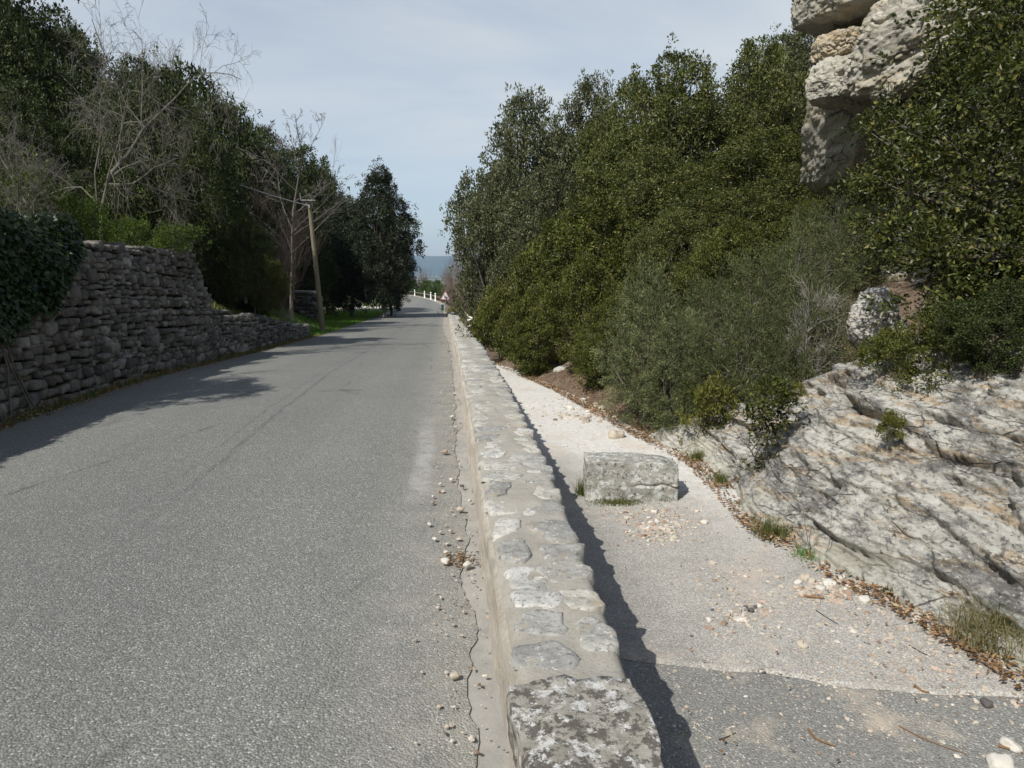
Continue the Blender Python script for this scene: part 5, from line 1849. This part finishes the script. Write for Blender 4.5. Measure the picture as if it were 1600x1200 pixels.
# loose stones one can pick out
PEB = []
for k in range(6):
    r_ = np.random.default_rng(100 + k)
    p, f = round_block(7, (0.5, 0.38 * r_.uniform(0.8, 1.2), 0.26 * r_.uniform(0.8, 1.3)), 0.6, 0.16, 2.2, k, 2)
    PEB.append((p, f))
PM = {}
for mk in ('pebble_white', 'pebble_buff', 'pebble_pink', 'pebble_dark'):
    for k, (p, f) in enumerate(PEB):
        PM[mk, k] = mesh_np('loose_stone', p, f, [M[mk]], smooth=True)
rng = np.random.default_rng(17)


def pebble(px, py, z, size, mk, label, group, k=None):
    c = on_z(px, py, z)
    if z < -0.3:
        c[2] = path_z(c[0], c[1])
    o = obj('loose_stone', PM[mk, int(rng.integers(6)) if k is None else k], None, c + np.array([0, 0, size * 0.16]))
    o.scale = (size, size, size)
    o.rotation_euler = (rng.normal(0, 0.15), rng.normal(0, 0.15), rng.uniform(0, 6.28))
    tag(o, label, 'stone', group)


for px, py, s, mk in [(696, 879, 0.045, 'pebble_white'), (730, 884, 0.04, 'pebble_white'), (706, 750, 0.035, 'pebble_white'), (688, 757, 0.025, 'pebble_white'), (722, 760, 0.03, 'pebble_dark'), (720, 797, 0.045, 'pebble_buff'),
                      (671, 820, 0.028, 'pebble_white'), (679, 843, 0.03, 'pebble_white'), (697, 864, 0.028, 'pebble_white'), (676, 786, 0.028, 'pebble_pink'), (695, 707, 0.05, 'pebble_pink'), (734, 783, 0.03, 'pebble_white'),
                      (677, 776, 0.026, 'pebble_white'), (710, 1058, 0.035, 'pebble_buff'), (706, 652, 0.05, 'pebble_white'), (712, 668, 0.03, 'pebble_buff'), (688, 832, 0.022, 'pebble_buff'), (704, 830, 0.026, 'pebble_buff')]:
    pebble(px, py, 0.012, s, mk, 'small loose stone on the asphalt edge in the gutter beside the parapet', 'loose stones in the gutter')
for k in range(34):
    pebble(1032 + rng.normal(0, 26), 826 + rng.normal(0, 13), -0.35, 0.035 * min(1.5, rng.lognormal(0, 0.35)), ['pebble_white', 'pebble_pink', 'pebble_buff', 'pebble_white'][k % 4], 'broken stone in the rubble patch in front of the stone block', 'rubble in front of the block')
for k in range(30):
    pebble(1295 + rng.normal(0, 32), 922 + rng.normal(0, 14), -0.35, 0.04 * min(1.5, rng.lognormal(0, 0.35)), ['pebble_white', 'pebble_buff', 'pebble_white', 'pebble_pink'][k % 4], 'stone in the rubble below the grass tufts at the path edge', 'rubble below the grass tufts')
for k in range(16):
    pebble(1175 + rng.normal(0, 35), 968 + rng.normal(0, 16), -0.35, 0.026 * min(1.5, rng.lognormal(0, 0.35)), ['pebble_buff', 'pebble_pink', 'pebble_white', 'pebble_dark'][k % 4], 'small stone in the thin scatter in the middle of the path', 'scattered stones mid path')
for k in range(14):
    pebble(925 + rng.normal(0, 22), 636 + rng.normal(0, 10) + 0.0, -0.36, 0.09 * rng.lognormal(0, 0.3), ['pebble_buff', 'pebble_white', 'pebble_pink', 'pebble_white'][k % 4], 'stone at the foot of the shrubs on the far path edge', 'stones below the far shrubs')
pebble(963, 685, -0.36, 0.17, 'pebble_buff', 'flat tan stone lying on the white path left of the juniper', None, 2)
pebble(1253, 1011, -0.35, 0.05, 'pebble_buff', 'single pale oval stone in the middle of the near path', None, 1)
pebble(1580, 1163, -0.33, 0.075, 'pebble_white', 'white stone at the lower right corner, upper of two', None, 3)
pebble(1562, 1192, -0.33, 0.085, 'pebble_white', 'white stone at the lower right corner, lower of two', None, 4)
pebble(1436, 978, -0.33, 0.06, 'pebble_white', 'white stone below the smooth foot of the outcrop', None, 0)
pebble(1541, 1103, -0.34, 0.05, 'pebble_dark', 'dark lump on the path near the right edge', None, 5)
pebble(1411, 1052, -0.34, 0.03, 'pebble_pink', 'dark reddish nut sized stone on the near path', None, 5)


def twig(name, label, pts, r, mat='litter', z=-0.33):
    P = np.array([on_z(a, b, z) for a, b in pts])
    P[:, 2] = [path_z(q[0], q[1]) + r + 0.003 for q in P]
    A = Acc()
    A.tube(P, np.linspace(r, r * 0.5, len(P)), 5)
    tag(obj(name, A.mesh(name, M[mat])), label, 'twig')


twig('twig', 'long thin brown twig on the dark asphalt at the lower right', [(1405, 1127), (1440, 1146), (1475, 1160), (1510, 1172)], 0.0035)
twig('twig', 'forked reddish twig at the bottom of the path', [(1263, 1135), (1275, 1150), (1290, 1157), (1305, 1162)], 0.006)
twig('twig', 'short dark twig on the asphalt beside the wall shadow', [(1124, 1151), (1138, 1146), (1150, 1140)], 0.003, 'dark_earth')
twig('twig', 'pale twig beside the white stones in the corner', [(1560, 1162), (1580, 1168), (1599, 1174)], 0.006)
twig('twig', 'stubby twig lying across the edge of the dark asphalt', [(1428, 1074), (1440, 1078), (1452, 1081)], 0.009)
twig('twig', 'thin dark twig in the middle of the pale path', [(1275, 955), (1290, 965), (1310, 977)], 0.003, 'dark_earth')
twig('twig', 'brown stick among the rubble below the grass tufts', [(1256, 934), (1272, 937), (1288, 939)], 0.009)
twig('twig', 'fine twig on the pale path near the right rock', [(1420, 1012), (1436, 1022), (1452, 1030)], 0.003, 'dark_earth')

# ------------------------------------------------------------------ air, sky and sun
hz = bpy.data.materials.new('haze_air')
hz.use_nodes = True
nt = hz.node_tree
nt.nodes.clear()
out = nt.nodes.new('ShaderNodeOutputMaterial')
pv = nt.nodes.new('ShaderNodeVolumePrincipled')
pv.inputs['Color'].default_value = (0.50, 0.70, 1.0, 1)
pv.inputs['Density'].default_value = 0.00009
nt.links.new(pv.outputs[0], out.inputs['Volume'])
A = Acc()
A.box((0, 4400, 140), (9300, 4900, 215))
HAZE = True
if HAZE:
    tag(obj('haze', A.mesh('haze', hz)), kind='stuff')

SUN_EL, SUN_AZ = R(47), R(223)          # azimuth clockwise from +Y
to_sun = Vector((math.sin(SUN_AZ) * math.cos(SUN_EL), math.cos(SUN_AZ) * math.cos(SUN_EL), math.sin(SUN_EL)))
sl_ = bpy.data.lights.new('sun', 'SUN')
sl_.energy = 4.7
sl_.angle = R(0.53)
sl_.color = (1.0, 0.97, 0.915)
so = bpy.data.objects.new('sun', sl_)
COL.objects.link(so)
so.rotation_euler = (-to_sun).to_track_quat('-Z', 'Y').to_euler()
so.location = (-20, -20, 40)

w = bpy.data.worlds.new('World')
scene.world = w
w.use_nodes = True
nt = w.node_tree
nt.nodes.clear()
out = nt.nodes.new('ShaderNodeOutputWorld')
bg = nt.nodes.new('ShaderNodeBackground')
bg.inputs[1].default_value = 0.105
sky = nt.nodes.new('ShaderNodeTexSky')
sky.sky_type = 'NISHITA'
sky.sun_disc = False
sky.sun_elevation = SUN_EL
sky.sun_rotation = SUN_AZ
sky.altitude = 300
sky.air_density = 1.0
sky.dust_density = 1.2
tc = nt.nodes.new('ShaderNodeTexCoord')
sep = nt.nodes.new('ShaderNodeSeparateXYZ')
nt.links.new(tc.outputs['Generated'], sep.inputs[0])


def wm(op, a, b):
    k = nt.nodes.new('ShaderNodeMath')
    k.operation = op
    for i, q in enumerate((a, b)):
        if isinstance(q, (int, float)):
            k.inputs[i].default_value = q
        else:
            nt.links.new(q, k.inputs[i])
    return k.outputs[0]


# thin high cloud on a flat layer overhead
den = wm('ADD', wm('MAXIMUM', sep.outputs[2], 0.0), 0.10)
cmb = nt.nodes.new('ShaderNodeCombineXYZ')
nt.links.new(wm('DIVIDE', sep.outputs[0], den), cmb.inputs[0])
nt.links.new(wm('DIVIDE', sep.outputs[1], den), cmb.inputs[1])
mp_ = nt.nodes.new('ShaderNodeMapping')
mp_.inputs['Rotation'].default_value = (0, 0, 0.5)
mp_.inputs['Scale'].default_value = (0.55, 0.9, 1)
nt.links.new(cmb.outputs[0], mp_.inputs[0])
nz = nt.nodes.new('ShaderNodeTexNoise')
nz.inputs['Scale'].default_value = 0.9
nz.inputs['Detail'].default_value = 7
nz.inputs['Roughness'].default_value = 0.55
nz.inputs['Distortion'].default_value = 0.5
nt.links.new(mp_.outputs[0], nz.inputs['Vector'])
rp = nt.nodes.new('ShaderNodeValToRGB')
rp.color_ramp.elements[0].position = 0.30
rp.color_ramp.elements[0].color = (0.45, 0.45, 0.45, 1)
rp.color_ramp.elements[1].position = 0.62
rp.color_ramp.elements[1].color = (0.92, 0.92, 0.92, 1)
nt.links.new(nz.outputs['Fac'], rp.inputs[0])
mr = nt.nodes.new('ShaderNodeMapRange')
mr.interpolation_type = 'SMOOTHSTEP'
nt.links.new(sep.outputs[2], mr.inputs[0])
mr.inputs[1].default_value = 0.0
mr.inputs[2].default_value = 0.22
mr.inputs[3].default_value = 0.15
mx = nt.nodes.new('ShaderNodeMix')
mx.data_type = 'RGBA'
zen = nt.nodes.new('ShaderNodeMapRange')
zen.interpolation_type = 'SMOOTHSTEP'
nt.links.new(sep.outputs[2], zen.inputs[0])
zen.inputs[1].default_value = 0.40
zen.inputs[2].default_value = 0.70
zen.inputs[3].default_value = 1.0
zen.inputs[4].default_value = 0.15
nt.links.new(wm('MULTIPLY', wm('MULTIPLY', rp.outputs[0], mr.outputs[0]), zen.outputs[0]), mx.inputs[0])
nt.links.new(sky.outputs[0], mx.inputs[6])
mx.inputs[7].default_value = (5.9, 6.25, 6.4, 1)
nt.links.new(mx.outputs[2], bg.inputs[0])
nt.links.new(bg.outputs[0], out.inputs[0])

vs = scene.view_settings
scene.display_settings.display_device = 'sRGB'
vs.view_transform = 'Standard'
vs.look = 'None'
vs.exposure = 0.22
vs.gamma = 1.0
vs.use_curve_mapping = False
scene.cycles.max_bounces = 6
scene.cycles.diffuse_bounces = 3
scene.cycles.transmission_bounces = 4
scene.cycles.volume_bounces = 0
scene.cycles.use_denoising = True
